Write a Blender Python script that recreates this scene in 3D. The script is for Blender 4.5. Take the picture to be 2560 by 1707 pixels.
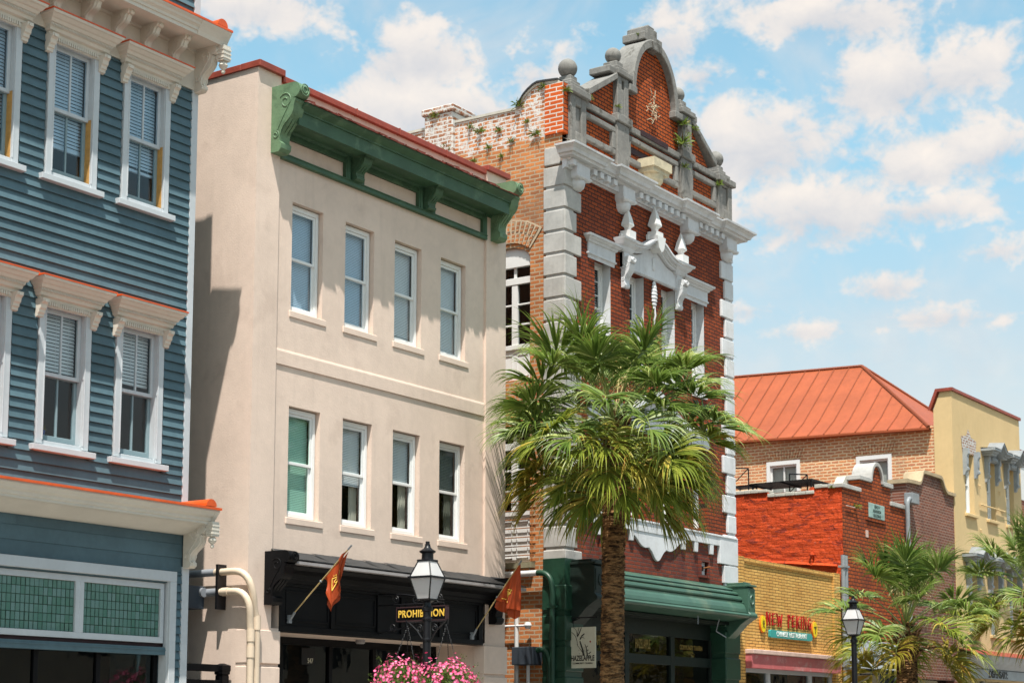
# A shopping street: clapboard house, stuccoed bar, gabled brick tavern, small shops, palms and lamps.
import bpy, bmesh, math, random
from mathutils import Vector
rad = math.radians
S = bpy.context.scene
for o in list(bpy.data.objects): bpy.data.objects.remove(o)
COL = S.collection
random.seed(7)

# ---------------------------------------------------------------- camera
cd = bpy.data.cameras.new('camera'); cam = bpy.data.objects.new('camera', cd); COL.objects.link(cam)
cam.location = (0, -17.484, 1.65)
cam.rotation_euler = (rad(90 + 7.065), 0, rad(33.45 - 90))
cd.sensor_width = 36; cd.lens = 36 * 4384 / 2560
cd.shift_x = -90 / 2560; cd.shift_y = 431 / 2560
cd.clip_start = .1; cd.clip_end = 5000
cd.dof.use_dof = True; cd.dof.focus_distance = 29; cd.dof.aperture_fstop = 2.0
S.camera = cam

# ---------------------------------------------------------------- sun, sky, exposure
SUN_DIR = Vector((1.0, .72, -2.85)).normalized()
SUN_EL = math.asin(-SUN_DIR.z); SUN_ROT = math.atan2(-SUN_DIR.x, -SUN_DIR.y)
sl = bpy.data.lights.new('sun', 'SUN'); sl.energy = 5.0; sl.angle = rad(.53); sl.color = (1, .95, .87)
so = bpy.data.objects.new('sun', sl); COL.objects.link(so); so.location = (0, -20, 40)
so.rotation_euler = SUN_DIR.to_track_quat('-Z', 'Y').to_euler()
S.view_settings.view_transform = 'Standard'; S.view_settings.look = 'None'
S.view_settings.exposure = 0.68; S.view_settings.gamma = 1

W = bpy.data.worlds.new('World'); S.world = W; W.use_nodes = True
wt = W.node_tree; wt.nodes.clear()
def wn(t, **k):
    n = wt.nodes.new(t)
    for a, b in k.items(): setattr(n, a, b)
    return n
def wmath(op, a, b=None, c=None, clamp=False):
    n = wn('ShaderNodeMath', operation=op); n.use_clamp = clamp
    for i, v in enumerate((a, b, c)):
        if v is None: continue
        if isinstance(v, (int, float)): n.inputs[i].default_value = v
        else: wt.links.new(v, n.inputs[i])
    return n.outputs[0]
wo = wn('ShaderNodeOutputWorld'); bg = wn('ShaderNodeBackground')
sky = wn('ShaderNodeTexSky', sky_type='NISHITA', sun_disc=False)
sky.sun_elevation = SUN_EL; sky.sun_rotation = SUN_ROT
sky.air_density = 1.0; sky.dust_density = 1.2; sky.ozone_density = 1.6
tc = wn('ShaderNodeTexCoord'); sx = wn('ShaderNodeSeparateXYZ'); wt.links.new(tc.outputs['Generated'], sx.inputs[0])
az = wmath('MULTIPLY', wmath('ARCTAN2', sx.outputs[1], sx.outputs[0]), 57.2958)
el = wmath('MULTIPLY', wmath('ARCSINE', sx.outputs[2]), 57.2958)
cb = wn('ShaderNodeCombineXYZ'); wt.links.new(az, cb.inputs[0]); wt.links.new(wmath('MULTIPLY', el, 1.25), cb.inputs[1])
def wnoise(scale, detail, rough, off=0, dist=0.0):
    mp = wn('ShaderNodeVectorMath', operation='ADD'); wt.links.new(cb.outputs[0], mp.inputs[0]); mp.inputs[1].default_value = (off, off * .7, off * 1.3)
    n = wn('ShaderNodeTexNoise'); n.inputs['Scale'].default_value = scale; n.inputs['Detail'].default_value = detail
    n.inputs['Roughness'].default_value = rough; n.inputs['Distortion'].default_value = dist
    wt.links.new(mp.outputs[0], n.inputs['Vector']); return n.outputs[0]
# heaps of cumulus over the street: azimuth, elevation, half width, half height (degrees), weight
CLOUDS = [(43.6, 22.9, 2.0, .7, .8), (37.8, 21.7, 1.9, 1.25, 1.1), (36.8, 20.0, 3.4, 1.1, 1.15), (34.0, 21.2, 1.1, 1.0, .8),
          (29.2, 22.1, .8, .8, .9), (28.2, 21.1, .8, .55, .8), (26.4, 19.0, 2.2, 1.6, 1.2), (23.9, 22.7, 2.6, .9, 1.1), (22.0, 20.6, 2.2, 1.1, 1.05),
          (19.6, 20.9, 1.6, 1.0, .9), (18.8, 18.3, 1.5, 1.0, 1.05), (21.2, 17.9, 1.5, .7, .95), (24.4, 16.7, 3.2, 1.2, 1.15), (20.9, 16.6, 1.8, .6, .9),
          (22.3, 14.2, 1.0, .55, .9), (24.9, 12.9, 1.1, .35, .75), (18.7, 15.2, 1.2, .5, .85), (20.6, 13.2, 1.8, .45, .7), (26.9, 13.6, .9, .3, .7),
          (31.5, 17.2, 1.2, .8, .6), (48, 17, 3, 1.5, 1), (12, 18, 4, 2, 1), (55, 24, 5, 2.5, 1), (5, 26, 6, 3, 1), (30, 30, 7, 3, 1), (70, 28, 8, 4, 1), (-20, 24, 9, 4, 1), (100, 30, 10, 4, 1), (-60, 30, 12, 5, 1), (-110, 26, 14, 5, 1), (-150, 30, 12, 6, 1), (150, 28, 12, 5, 1)]
cov = None; shade = None
for a0, e0, ra, re, wgt in CLOUDS:
    da = wmath('MULTIPLY', wmath('SUBTRACT', az, a0), 1 / (ra * 1.18)); de = wmath('MULTIPLY', wmath('SUBTRACT', el, e0), 1 / (re * 1.12))
    d = wmath('SQRT', wmath('ADD', wmath('MULTIPLY', da, da), wmath('MULTIPLY', de, de)))
    b = wmath('MULTIPLY', wmath('SUBTRACT', 1.0, d), wgt)
    b = wmath('MAXIMUM', b, -1.2)
    sh = wmath('MULTIPLY', wmath('MAXIMUM', b, 0), de)           # grey undersides, bright tops
    cov = b if cov is None else wmath('MAXIMUM', cov, b)
    shade = sh if shade is None else wmath('ADD', shade, sh)
n1 = wnoise(.62, 8, .60, 3.0, .25); n2 = wnoise(.24, 4, .5, 11.0); n3 = wnoise(2.4, 5, .62, 5.0)
dens = wmath('ADD', wmath('ADD', wmath('MULTIPLY', cov, .70), .10), wmath('MULTIPLY', wmath('SUBTRACT', n1, .5), 2.5))
dens = wmath('ADD', dens, wmath('MULTIPLY', wmath('SUBTRACT', n2, .5), .9))
dens = wmath('ADD', dens, wmath('MULTIPLY', wmath('SUBTRACT', n3, .5), .75))
mr = wn('ShaderNodeMapRange', interpolation_type='SMOOTHSTEP'); wt.links.new(dens, mr.inputs[0])
mr.inputs[1].default_value = -.16; mr.inputs[2].default_value = .52
fac = wmath('MULTIPLY', mr.outputs[0], .93)
# thin high veil
veil = wn('ShaderNodeMapRange', interpolation_type='SMOOTHSTEP'); wt.links.new(wnoise(.16, 5, .6, 21.0, .6), veil.inputs[0])
veil.inputs[1].default_value = .40; veil.inputs[2].default_value = .75
fac = wmath('MAXIMUM', fac, wmath('MULTIPLY', veil.outputs[0], .46))
tone = wmath('ADD', wmath('ADD', .55, wmath('MULTIPLY', shade, .9)), wmath('MULTIPLY', wmath('SUBTRACT', n1, .5), 1.3), clamp=True)
cr = wn('ShaderNodeMix', data_type='RGBA'); wt.links.new(tone, cr.inputs[0])
CLOUD_LO, CLOUD_HI = (2.75, 2.85, 3.1, 1), (4.6, 4.15, 3.75, 1)
cr.inputs[6].default_value = CLOUD_LO; cr.inputs[7].default_value = CLOUD_HI
gain = wn('ShaderNodeMix', data_type='RGBA', blend_type='MULTIPLY'); gain.inputs[0].default_value = 1
wt.links.new(sky.outputs[0], gain.inputs[6]); gl_ = wn('ShaderNodeMapRange', interpolation_type='SMOOTHSTEP'); wt.links.new(el, gl_.inputs[0]); gl_.inputs[1].default_value = 8.5; gl_.inputs[2].default_value = 20.5
gm = wn('ShaderNodeMix', data_type='RGBA'); wt.links.new(gl_.outputs[0], gm.inputs[0]); gm.inputs[6].default_value = (1.18, .93, .70, 1); gm.inputs[7].default_value = (1.04, 1.24, .99, 1)
wt.links.new(gm.outputs[2], gain.inputs[7])
mx = wn('ShaderNodeMix', data_type='RGBA'); wt.links.new(fac, mx.inputs[0]); wt.links.new(gain.outputs[2], mx.inputs[6]); wt.links.new(cr.outputs[2], mx.inputs[7])
wt.links.new(mx.outputs[2], bg.inputs[0]); bg.inputs[1].default_value = .14
wt.links.new(bg.outputs[0], wo.inputs[0])

# ---------------------------------------------------------------- materials
MATS = {}
class NT:
    def __init__(s, name):
        s.m = bpy.data.materials.new(name); s.m.use_nodes = True; s.t = s.m.node_tree; s.t.nodes.clear()
        s.out = s.n('ShaderNodeOutputMaterial'); s.tc = s.n('ShaderNodeTexCoord')
    def n(s, t, **k):
        x = s.t.nodes.new(t)
        for a, b in k.items(): setattr(x, a, b)
        return x
    def l(s, a, b): s.t.links.new(a, b)
    def set(s, sock, v):
        if hasattr(v, 'links'): s.l(v, sock)
        else: sock.default_value = v
    def math(s, op, a, b=0, clamp=False):
        n = s.n('ShaderNodeMath', operation=op); n.use_clamp = clamp; s.set(n.inputs[0], a); s.set(n.inputs[1], b); return n.outputs[0]
    def mix(s, f, a, b, mode='MIX'):
        n = s.n('ShaderNodeMix', data_type='RGBA', blend_type=mode); s.set(n.inputs[0], f)
        s.set(n.inputs[6], a if hasattr(a, 'links') else (*a, 1)); s.set(n.inputs[7], b if hasattr(b, 'links') else (*b, 1)); return n.outputs[2]
    def noise(s, scale, detail=4, rough=.55, vec=None, sc3=None, dist=0):
        v = vec or s.tc.outputs['Object']
        if sc3:
            m = s.n('ShaderNodeMapping'); s.l(v, m.inputs[0]); m.inputs['Scale'].default_value = sc3; v = m.outputs[0]
        n = s.n('ShaderNodeTexNoise'); n.inputs['Scale'].default_value = scale; n.inputs['Detail'].default_value = detail
        n.inputs['Roughness'].default_value = rough; n.inputs['Distortion'].default_value = dist; s.l(v, n.inputs['Vector']); return n.outputs[0]
    def ramp(s, v, lo, hi):
        n = s.n('ShaderNodeMapRange', interpolation_type='SMOOTHSTEP'); s.l(v, n.inputs[0]); n.inputs[1].default_value = lo; n.inputs[2].default_value = hi; return n.outputs[0]
    def bump(s, h, strength=.3, dist=.01, nrm=None):
        b = s.n('ShaderNodeBump'); b.inputs['Strength'].default_value = strength; b.inputs['Distance'].default_value = dist; s.l(h, b.inputs['Height'])
        if nrm: s.l(nrm, b.inputs['Normal'])
        return b.outputs[0]
    def pbr(s, col, rough=.6, spec=.4, nrm=None, metal=0, **k):
        p = s.n('ShaderNodeBsdfPrincipled'); s.set(p.inputs['Base Color'], col if hasattr(col, 'links') else (*col, 1)); s.set(p.inputs['Roughness'], rough)
        p.inputs['Specular IOR Level'].default_value = spec; p.inputs['Metallic'].default_value = metal
        if nrm: s.l(nrm, p.inputs['Normal'])
        return p
    def done(s, sh): s.l(sh, s.out.inputs[0]); return s.m
def mul(c, k): return tuple(min(1, x * k) for x in c)
def paint(name, col, var=.18, scale=2.2, rough=.6, spec=.35, bump=.12, bscale=60, streak=0.0, dirt=None, dirt_amt=.0, dirt_scale=1.5, metal=0, bdist=.006, isl=0):
    k = NT(name)
    a = k.noise(scale, 6, .6); b = k.noise(scale * 9, 3, .6)
    f = k.math('ADD', k.math('MULTIPLY', a, .7), k.math('MULTIPLY', b, .3))
    c = k.mix(k.ramp(f, .3, .7), mul(col, 1 - var), mul(col, 1 + var * .6))
    if isl:
        ri = k.n('ShaderNodeNewGeometry'); c = k.mix(ri.outputs['Random Per Island'], k.mix(1, c, (1 - isl, 1 - isl, 1 - isl), 'MULTIPLY'), c)
    if streak:
        st = k.noise(1.0, 5, .65, sc3=(5, 5, .35)); c = k.mix(k.math('MULTIPLY', k.ramp(st, .5, .78), streak), c, mul(col, .55))
    if dirt:
        d = k.noise(dirt_scale, 8, .68, dist=.3); c = k.mix(k.math('MULTIPLY', k.ramp(d, .52, .68), dirt_amt), c, dirt)
    nr = k.bump(k.noise(bscale, 5, .65), bump, bdist) if bump else None
    r = k.math('ADD', k.math('MULTIPLY', b, .2), rough - .1)
    MATS[name] = k.done(k.pbr(c, r, spec, nr, metal).outputs[0]); return MATS[name]
def brick(name, axis, c1, c2, mortar, bw=.215, bh=.075, ms=.011, bump=.5, wash=None, stain=None, stain_amt=.5, offs=.5, rough=.8, jitter=.02, msm=.15, vjoint=True, stain_scale=.9, wash_z=None, wash_rng=(.42, .56)):
    k = NT(name); sp = k.n('ShaderNodeSeparateXYZ'); k.l(k.tc.outputs['Object'], sp.inputs[0])
    cbn = k.n('ShaderNodeCombineXYZ'); k.l(sp.outputs[0 if axis == 'x' else 1], cbn.inputs[0]); k.l(sp.outputs[2], cbn.inputs[1])
    v = cbn.outputs[0]
    if jitter:
        nz = k.n('ShaderNodeTexNoise'); nz.inputs['Scale'].default_value = 7; k.l(v, nz.inputs['Vector'])
        vm = k.n('ShaderNodeVectorMath', operation='SUBTRACT'); k.l(nz.outputs['Color'], vm.inputs[0]); vm.inputs[1].default_value = (.5, .5, .5)
        vs = k.n('ShaderNodeVectorMath', operation='SCALE'); k.l(vm.outputs[0], vs.inputs[0]); vs.inputs['Scale'].default_value = jitter
        va = k.n('ShaderNodeVectorMath', operation='ADD'); k.l(v, va.inputs[0]); k.l(vs.outputs[0], va.inputs[1]); v = va.outputs[0]
    bt = k.n('ShaderNodeTexBrick'); k.l(v, bt.inputs['Vector']); bt.offset = offs
    bt.inputs['Scale'].default_value = 1; bt.inputs['Brick Width'].default_value = bw; bt.inputs['Row Height'].default_value = bh
    bt.inputs['Mortar Size'].default_value = ms; bt.inputs['Mortar Smooth'].default_value = msm
    bt.inputs['Color1'].default_value = (*c1, 1); bt.inputs['Color2'].default_value = (*c2, 1); bt.inputs['Mortar'].default_value = (*mortar, 1)
    c = bt.outputs['Color']
    big = k.noise(.8, 6, .6); fine = k.noise(30, 5, .7)
    c = k.mix(k.math('MULTIPLY', k.ramp(big, .35, .7), .45), c, k.mix(1, c, (.55, .5, .48), 'MULTIPLY'))
    c = k.mix(k.math('MULTIPLY', k.ramp(fine, .45, .75), .35), c, k.mix(1, c, (.6, .58, .55), 'MULTIPLY'))
    h = k.math('SUBTRACT', k.math('MULTIPLY', fine, .25), bt.outputs['Fac'])
    if stain:
        s1 = k.noise(stain_scale, 7, .65, sc3=(1, 1, .55), dist=.2); c = k.mix(k.math('MULTIPLY', k.ramp(s1, .5, .68), stain_amt), c, stain)
    if wash:
        w = k.noise(9, 8, .75); m = k.ramp(w, *wash_rng); m = k.math('MAXIMUM', m, k.math('MULTIPLY', bt.outputs['Fac'], .97))
        if wash_z:
            e = k.math('ADD', sp.outputs[2], k.math('MULTIPLY', k.math('SUBTRACT', k.noise(2.5, 5, .6), .5), .5)); m = k.math('MULTIPLY', m, k.ramp(e, wash_z - .03, wash_z + .03))
        c = k.mix(m, c, wash)
    MATS[name] = k.done(k.pbr(c, rough, .25, k.bump(h, bump, .012)).outputs[0]); return MATS[name]

paint('blue_siding', (.082, .143, .172), .22, 1.2, .55, .35, .15, 30, isl=.22, streak=.14)
paint('grey_trim', (.47, .50, .525), .08, 2, .5, .4, .05)
paint('cream_trim', (.60, .555, .48), .08, 2, .5, .4, .06)
paint('orange_metal', (.62, .085, .010), .2, 3, .4, .5, .05, 10, dirt=(.25, .05, .02), dirt_amt=.3)
paint('rust_coping', (.27, .05, .028), .3, 3, .5, .4, .15, 20, dirt=(.14, .03, .02), dirt_amt=.5)
paint('stucco', (.665, .528, .443), .09, .9, .85, .2, .32, 34, streak=.2, dirt=(.46, .35, .29), dirt_amt=.38, dirt_scale=1.1, bdist=.010)
paint('sash_blue', (.22, .30, .33), .1)
paint('white_frame', (.72, .72, .71), .06, 3, .4, .45, .03)
paint('green_paint', (.048, .105, .060), .22, 2.5, .5, .3, .12, 25, dirt=(.16, .25, .15), dirt_amt=.35, dirt_scale=3)
paint('green_aged', (.12, .205, .115), .22, 4, .55, .35, .25, 25, dirt=(.06, .11, .06), dirt_amt=.8, dirt_scale=6)
paint('black_paint', (.004, .004, .005), .3, 3, .5, .14, .08, 20)
paint('black_weathered', (.030, .031, .033), .35, 6, .6, .35, .3, 20)
paint('grey_lip', (.30, .28, .28), .2, 5)
paint('stone', (.215, .208, .195), .3, 2.2, .85, .2, .5, 25, streak=.7, dirt=(.055, .05, .04), dirt_amt=.85, dirt_scale=2.2)
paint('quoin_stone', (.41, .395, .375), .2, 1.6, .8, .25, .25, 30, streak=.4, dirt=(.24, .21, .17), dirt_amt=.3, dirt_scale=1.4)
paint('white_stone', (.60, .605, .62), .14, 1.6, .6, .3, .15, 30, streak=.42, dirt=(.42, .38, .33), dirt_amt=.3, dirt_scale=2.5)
paint('bright_white', (.66, .66, .65), .06, 2, .6, .3, .1, 30)
paint('deep_green', (.006, .016, .012), .3)
paint('dark_green', (.012, .048, .028), .3, 1.5, .45, .4, .1, 20, streak=.2)
paint('sage_green', (.045, .105, .074), .2, 1.4, .42, .45, .1, 15, dirt=(.17, .20, .13), dirt_amt=.35, dirt_scale=1.2)
paint('shop_green', (.004, .010, .007), .25)
paint('pipe_cream', (.62, .50, .38), .08, 2, .45, .4, .05)
paint('pipe_grey', (.22, .235, .26), .15, 3, .4, .45, .05)
paint('pipe_white', (.60, .60, .60), .1)
paint('dark_box', (.035, .045, .06), .2)
paint('iron_rust', (.33, .13, .045), .35, 12, .8, .2, .3)
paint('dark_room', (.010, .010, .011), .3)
paint('wood_raw', (.50, .27, .08), .25, 8)
paint('old_wood', (.22, .2, .13), .3, 6, .8)
paint('dark_wood', (.035, .014, .016), .4, 6, .7)
paint('galv', (.22, .235, .25), .2, 4, .45, .5, .05)
paint('roof_seam_shaded', (.20, .045, .014), .1)  # roof orange made darker: shading along the seams is put into the colour
paint('roof_orange', (.31, .072, .024), .14, .8, .5, .35, .08, 3, streak=.25, dirt=(.42, .09, .04), dirt_amt=.25)
paint('roof_dark', (.10, .095, .09), .3, 1, .9)
paint('yellow_stucco', (.60, .435, .225), .08, .7, .8, .25, .25, 25, streak=.12, dirt=(.46, .30, .12), dirt_amt=.2)
paint('hood_grey', (.29, .315, .335), .2, 3, .5, .4, .1)
paint('pink_board', (.50, .125, .13), .2, 2.5, .55, .35, .1, 20, streak=.5, dirt=(.55, .40, .38), dirt_amt=.55, dirt_scale=3)
paint('pink_pale', (.60, .42, .36), .2, 4, .7, .3, .2, dirt=(.25, .16, .13), dirt_amt=.4, dirt_scale=5)
paint('tan_concrete', (.40, .31, .20), .25, 3, .85, .2, .4)
paint('scupper_tan', (.55, .48, .34), .25, 4, .8, .2, .3, streak=.4)
paint('flash_rust', (.62, .58, .52), .12, 3, .6, .3, .1, 20, dirt=(.42, .10, .03), dirt_amt=.9, dirt_scale=2.2)
paint('mortar_pale', (.46, .36, .25), .2, 8, .9)
paint('render_ochre', (.40, .33, .22), .1, 1, .9)
paint('render_cream', (.50, .45, .36), .1, 1, .9)
paint('wheat', (.48, .40, .17), .2, 8)
paint('asphalt', (.10, .098, .095), .25, 1.2, .9, .2, .5, 80)
paint('concrete', (.42, .39, .35), .15, .6, .9, .2, .3, 60)
paint('kerb_stone', (.38, .36, .33), .2, 2, .85)
paint('road_yellow', (.62, .42, .05), .15, 4)
paint('white_mark', (.7, .7, .68), .1, 4)
paint('gold', (.75, .47, .07), .15, 12, .4, .5, .02)
paint('gold_dim', (.20, .135, .03), .2, 12)
paint('flag_red', (.33, .048, .010), .15, 5, .55, .25, .1, 120)
paint('flag_dark', (.02, .012, .01), .2)
paint('brass_pole', (.42, .30, .13), .15, 6, .35, .5, .02)
paint('sign_cream', (.56, .54, .43), .1, 3)
paint('ink', (.012, .010, .008), .1)
paint('apple_red', (.30, .01, .01), .1)
paint('teal', (.035, .30, .28), .12, 3, .4, .45, .02)
paint('sign_white', (.8, .8, .78), .05)
paint('sign_red', (.38, .008, .008), .15, 5, .4, .45, .02)
paint('sign_yellow', (.80, .57, .01), .08, 3, .4)
paint('sign_orange', (.75, .2, .02), .08, 3, .4)
paint('patina', (.28, .40, .37), .3, 5, .6, .3, .2, 30, dirt=(.12, .18, .16), dirt_amt=.5, dirt_scale=4)
paint('patina_dark', (.05, .085, .075), .2)
paint('iron_black', (.006, .006, .008), .3, 4, .4, .35, .04)
paint('pot_blue', (.02, .07, .25), .1)
paint('basket_brown', (.10, .06, .03), .3, 12)
paint('blind_white', (.72, .72, .72), .05, 3)
paint('render_grey', (.44, .42, .37), .2, 3, .85)
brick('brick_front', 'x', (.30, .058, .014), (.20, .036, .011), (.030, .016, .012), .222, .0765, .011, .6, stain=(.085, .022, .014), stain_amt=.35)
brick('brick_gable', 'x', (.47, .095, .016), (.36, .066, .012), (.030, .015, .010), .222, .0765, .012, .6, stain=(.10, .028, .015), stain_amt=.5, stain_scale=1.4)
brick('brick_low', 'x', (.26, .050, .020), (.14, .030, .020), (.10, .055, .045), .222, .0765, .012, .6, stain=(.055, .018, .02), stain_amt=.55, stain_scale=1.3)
brick('brick_side', 'y', (.56, .205, .065), (.34, .115, .042), (.44, .34, .23), .225, .080, .014, .9, stain=(.20, .11, .065), stain_amt=.75, wash=(.56, .55, .53), wash_z=12.93, jitter=.03, wash_rng=(.47, .60))
brick('brick_chimney_x', 'x', (.34, .15, .07), (.26, .11, .06), (.62, .60, .56), .225, .080, .014, .9, wash=(.54, .53, .51), jitter=.035, wash_rng=(.45, .60))
brick('brick_chimney_y', 'y', (.34, .15, .07), (.26, .11, .06), (.62, .60, .56), .225, .080, .014, .9, wash=(.54, .53, .51), jitter=.035, wash_rng=(.45, .60))
brick('brick_new_y', 'y', (.60, .105, .012), (.50, .085, .012), (.62, .58, .52), .30, .085, .012, .5)
brick('brick_new_x', 'x', (.48, .085, .012), (.40, .070, .012), (.05, .02, .012), .30, .085, .010, .5)
brick('brick_golden', 'x', (.76, .445, .13), (.66, .35, .092), (.10, .05, .015), .30, .066, .0075, .5, stain=(.40, .22, .06), stain_amt=.4)
brick('brick_golden_y', 'y', (.68, .43, .135), (.58, .33, .095), (.10, .05, .015), .30, .066, .0075, .5)
brick('brick_red_front', 'x', (.40, .080, .014), (.30, .056, .013), (.045, .018, .012), .222, .090, .013, .6, stain=(.09, .025, .014), stain_amt=.5)
brick('brick_brown', 'x', (.24, .075, .042), (.14, .050, .034), (.30, .20, .16), .205, .078, .013, .7, stain=(.045, .026, .024), stain_amt=.75, stain_scale=1.1, jitter=.03)
brick('brick_brown_y', 'y', (.26, .09, .05), (.16, .06, .04), (.36, .27, .21), .205, .078, .013, .7, stain=(.05, .03, .03), stain_amt=.4, jitter=.03)
brick('brick_tan_y', 'y', (.62, .235, .090), (.48, .19, .10), (.74, .56, .35), .25, .092, .021, .9, stain=(.36, .24, .15), stain_amt=.4, jitter=.05, msm=.3)
brick('brick_red_x', 'x', (.36, .10, .05), (.26, .07, .04), (.3, .2, .16), .215, .078, .013, .6)
# red painted old brick: one paint colour over a rough, eroded wall
k = NT('brick_painted'); sp = k.n('ShaderNodeSeparateXYZ'); k.l(k.tc.outputs['Object'], sp.inputs[0]); cbn = k.n('ShaderNodeCombineXYZ'); k.l(sp.outputs[1], cbn.inputs[0]); k.l(sp.outputs[2], cbn.inputs[1])
bt = k.n('ShaderNodeTexBrick'); k.l(cbn.outputs[0], bt.inputs['Vector'])
for a, b in (('Scale', 1), ('Brick Width', .24), ('Row Height', .085), ('Mortar Size', .012), ('Mortar Smooth', .6)): bt.inputs[a].default_value = b
er = k.noise(3.2, 9, .7, sc3=(1, 1, 2.6), dist=.5); fn = k.noise(22, 5, .7)
c = k.mix(k.ramp(k.noise(1.0, 6, .6), .3, .7), (.47, .045, .004), (.56, .066, .008)); c = k.mix(k.math('MULTIPLY', k.ramp(er, .62, .72), .4), c, (.50, .22, .14))
c = k.mix(k.math('MULTIPLY', k.ramp(k.noise(2.6, 9, .72, sc3=(1, 1, 3.4), dist=.7), .535, .60), .9), c, (.20, .022, .010)); c = k.mix(k.math('MULTIPLY', k.ramp(k.noise(9, 6, .75, sc3=(1, 1, 2.4)), .62, .70), .5), c, (.52, .30, .22))
h = k.math('ADD', k.math('MULTIPLY', er, 1.6), k.math('SUBTRACT', k.math('MULTIPLY', fn, .35), k.math('MULTIPLY', bt.outputs['Fac'], .5)))
MATS['brick_painted'] = k.done(k.pbr(c, .75, .3, k.bump(h, 1.0, .03)).outputs[0])
# window glass: clear, with fresnel reflection
def glass(name, tint, rough=.015, ior=1.5):
    k = NT(name); fr = k.n('ShaderNodeFresnel'); g_ = k.n('ShaderNodeNewGeometry'); k.l(k.math('ADD', k.math('MULTIPLY', g_.outputs['Backfacing'], 1 / ior - ior), ior), fr.inputs[0])
    w = k.noise(2.2, 2, .5); nb = k.bump(w, .06, .05)
    tr = k.n('ShaderNodeBsdfTransparent'); tr.inputs[0].default_value = (*tint, 1)
    gl = k.n('ShaderNodeBsdfGlossy'); gl.inputs['Roughness'].default_value = rough; k.l(nb, gl.inputs['Normal'])
    ms = k.n('ShaderNodeMixShader'); k.l(fr.outputs[0], ms.inputs[0]); k.l(tr.outputs[0], ms.inputs[1]); k.l(gl.outputs[0], ms.inputs[2]); MATS[name] = k.done(ms.outputs[0])
glass('glass', (.86, .92, .94), ior=1.6); glass('glass_dark', (.45, .5, .5)); glass('glass_green', (.62, .85, .76), ior=1.6); glass('glass_blue', (.70, .84, .94), ior=1.75)
# prism glass tiles of the transom
k = NT('prism_glass'); cbn = k.n('ShaderNodeCombineXYZ'); sp = k.n('ShaderNodeSeparateXYZ'); k.l(k.tc.outputs['Object'], sp.inputs[0]); k.l(sp.outputs[0], cbn.inputs[0]); k.l(sp.outputs[2], cbn.inputs[1])
wv = k.n('ShaderNodeTexWave', wave_type='BANDS', bands_direction='X'); wv.inputs['Scale'].default_value = 4.3; k.l(k.tc.outputs['Object'], wv.inputs[0])
ri = k.n('ShaderNodeNewGeometry'); c = k.mix(ri.outputs['Random Per Island'], (.06, .16, .125), (.115, .215, .20)); c = k.mix(k.math('MULTIPLY', k.ramp(k.noise(1.3, 3), .52, .75), .5), c, (.12, .22, .12))
MATS['prism_glass'] = k.done(k.pbr(c, .22, .6, k.bump(k.noise(18, 3), .25, .01)).outputs[0])
# opal lantern glass
k = NT('opal_glass'); p = k.pbr((.86, .84, .84), .3, .5); tl = k.n('ShaderNodeBsdfTranslucent'); tl.inputs[0].default_value = (.92, .90, .89, 1)
ms = k.n('ShaderNodeMixShader'); ms.inputs[0].default_value = .5; k.l(p.outputs[0], ms.inputs[1]); k.l(tl.outputs[0], ms.inputs[2]); MATS['opal_glass'] = k.done(ms.outputs[0])
# leaves
def leaf(name, c1, c2, c3, trans=.3, rough=.38, spec=.5):
    k = NT(name); g = k.n('ShaderNodeNewGeometry'); oi = k.n('ShaderNodeObjectInfo')
    r = k.math('ADD', k.math('MULTIPLY', g.outputs['Random Per Island'], .65), k.math('MULTIPLY', oi.outputs['Random'], .35))
    c = k.mix(r, c1, c2); c = k.mix(k.ramp(k.math('FRACT', k.math('MULTIPLY', g.outputs['Random Per Island'], 7.3)), .80, .97), c, c3)
    p = k.pbr(c, rough, spec); tl = k.n('ShaderNodeBsdfTranslucent'); k.l(c, tl.inputs[0])
    ms = k.n('ShaderNodeMixShader'); ms.inputs[0].default_value = trans; k.l(p.outputs[0], ms.inputs[1]); k.l(tl.outputs[0], ms.inputs[2]); MATS[name] = k.done(ms.outputs[0])
leaf('palm_leaf', (.072, .135, .020), (.245, .325, .065), (.46, .50, .17), .36, .42, .42)
leaf('palm_leaf_low', (.095, .150, .016), (.32, .35, .046), (.55, .43, .08), .36, .44, .38)
leaf('palm_leaf_old', (.22, .20, .020), (.36, .27, .035), (.42, .22, .035), .36, .55, .25)
leaf('petunia_leaf', (.07, .13, .02), (.16, .24, .045), (.22, .28, .06), .35)
leaf('weed_leaf', (.08, .15, .02), (.20, .26, .04), (.16, .09, .03), .3)
leaf('bloom_pink', (.68, .060, .20), (.85, .18, .36), (.60, .03, .13), .25, .5, .3)
leaf('bloom_eye', (.9, .45, .6), (.95, .6, .7), (.4, .02, .1), .2, .5, .3)
paint('petiole', (.20, .25, .06), .25, 6, .4, .45, .05)
k = NT('palm_bark'); a = k.noise(3.4, 7, .75, sc3=(1.6, 1.6, 6)); b = k.noise(26, 4, .7)
c = k.mix(k.ramp(a, .40, .62), (.024, .012, .006), (.29, .155, .066)); c = k.mix(k.math('MULTIPLY', k.ramp(b, .5, .8), .55), c, (.05, .027, .014)); rg = k.n('ShaderNodeNewGeometry'); c = k.mix(k.math('MULTIPLY', k.ramp(rg.outputs['Random Per Island'], .45, 1), .42), c, (.46, .27, .12))
MATS['palm_bark'] = k.done(k.pbr(c, .9, .15, k.bump(k.math('ADD', a, k.math('MULTIPLY', b, .4)), .8, .03)).outputs[0])

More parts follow.
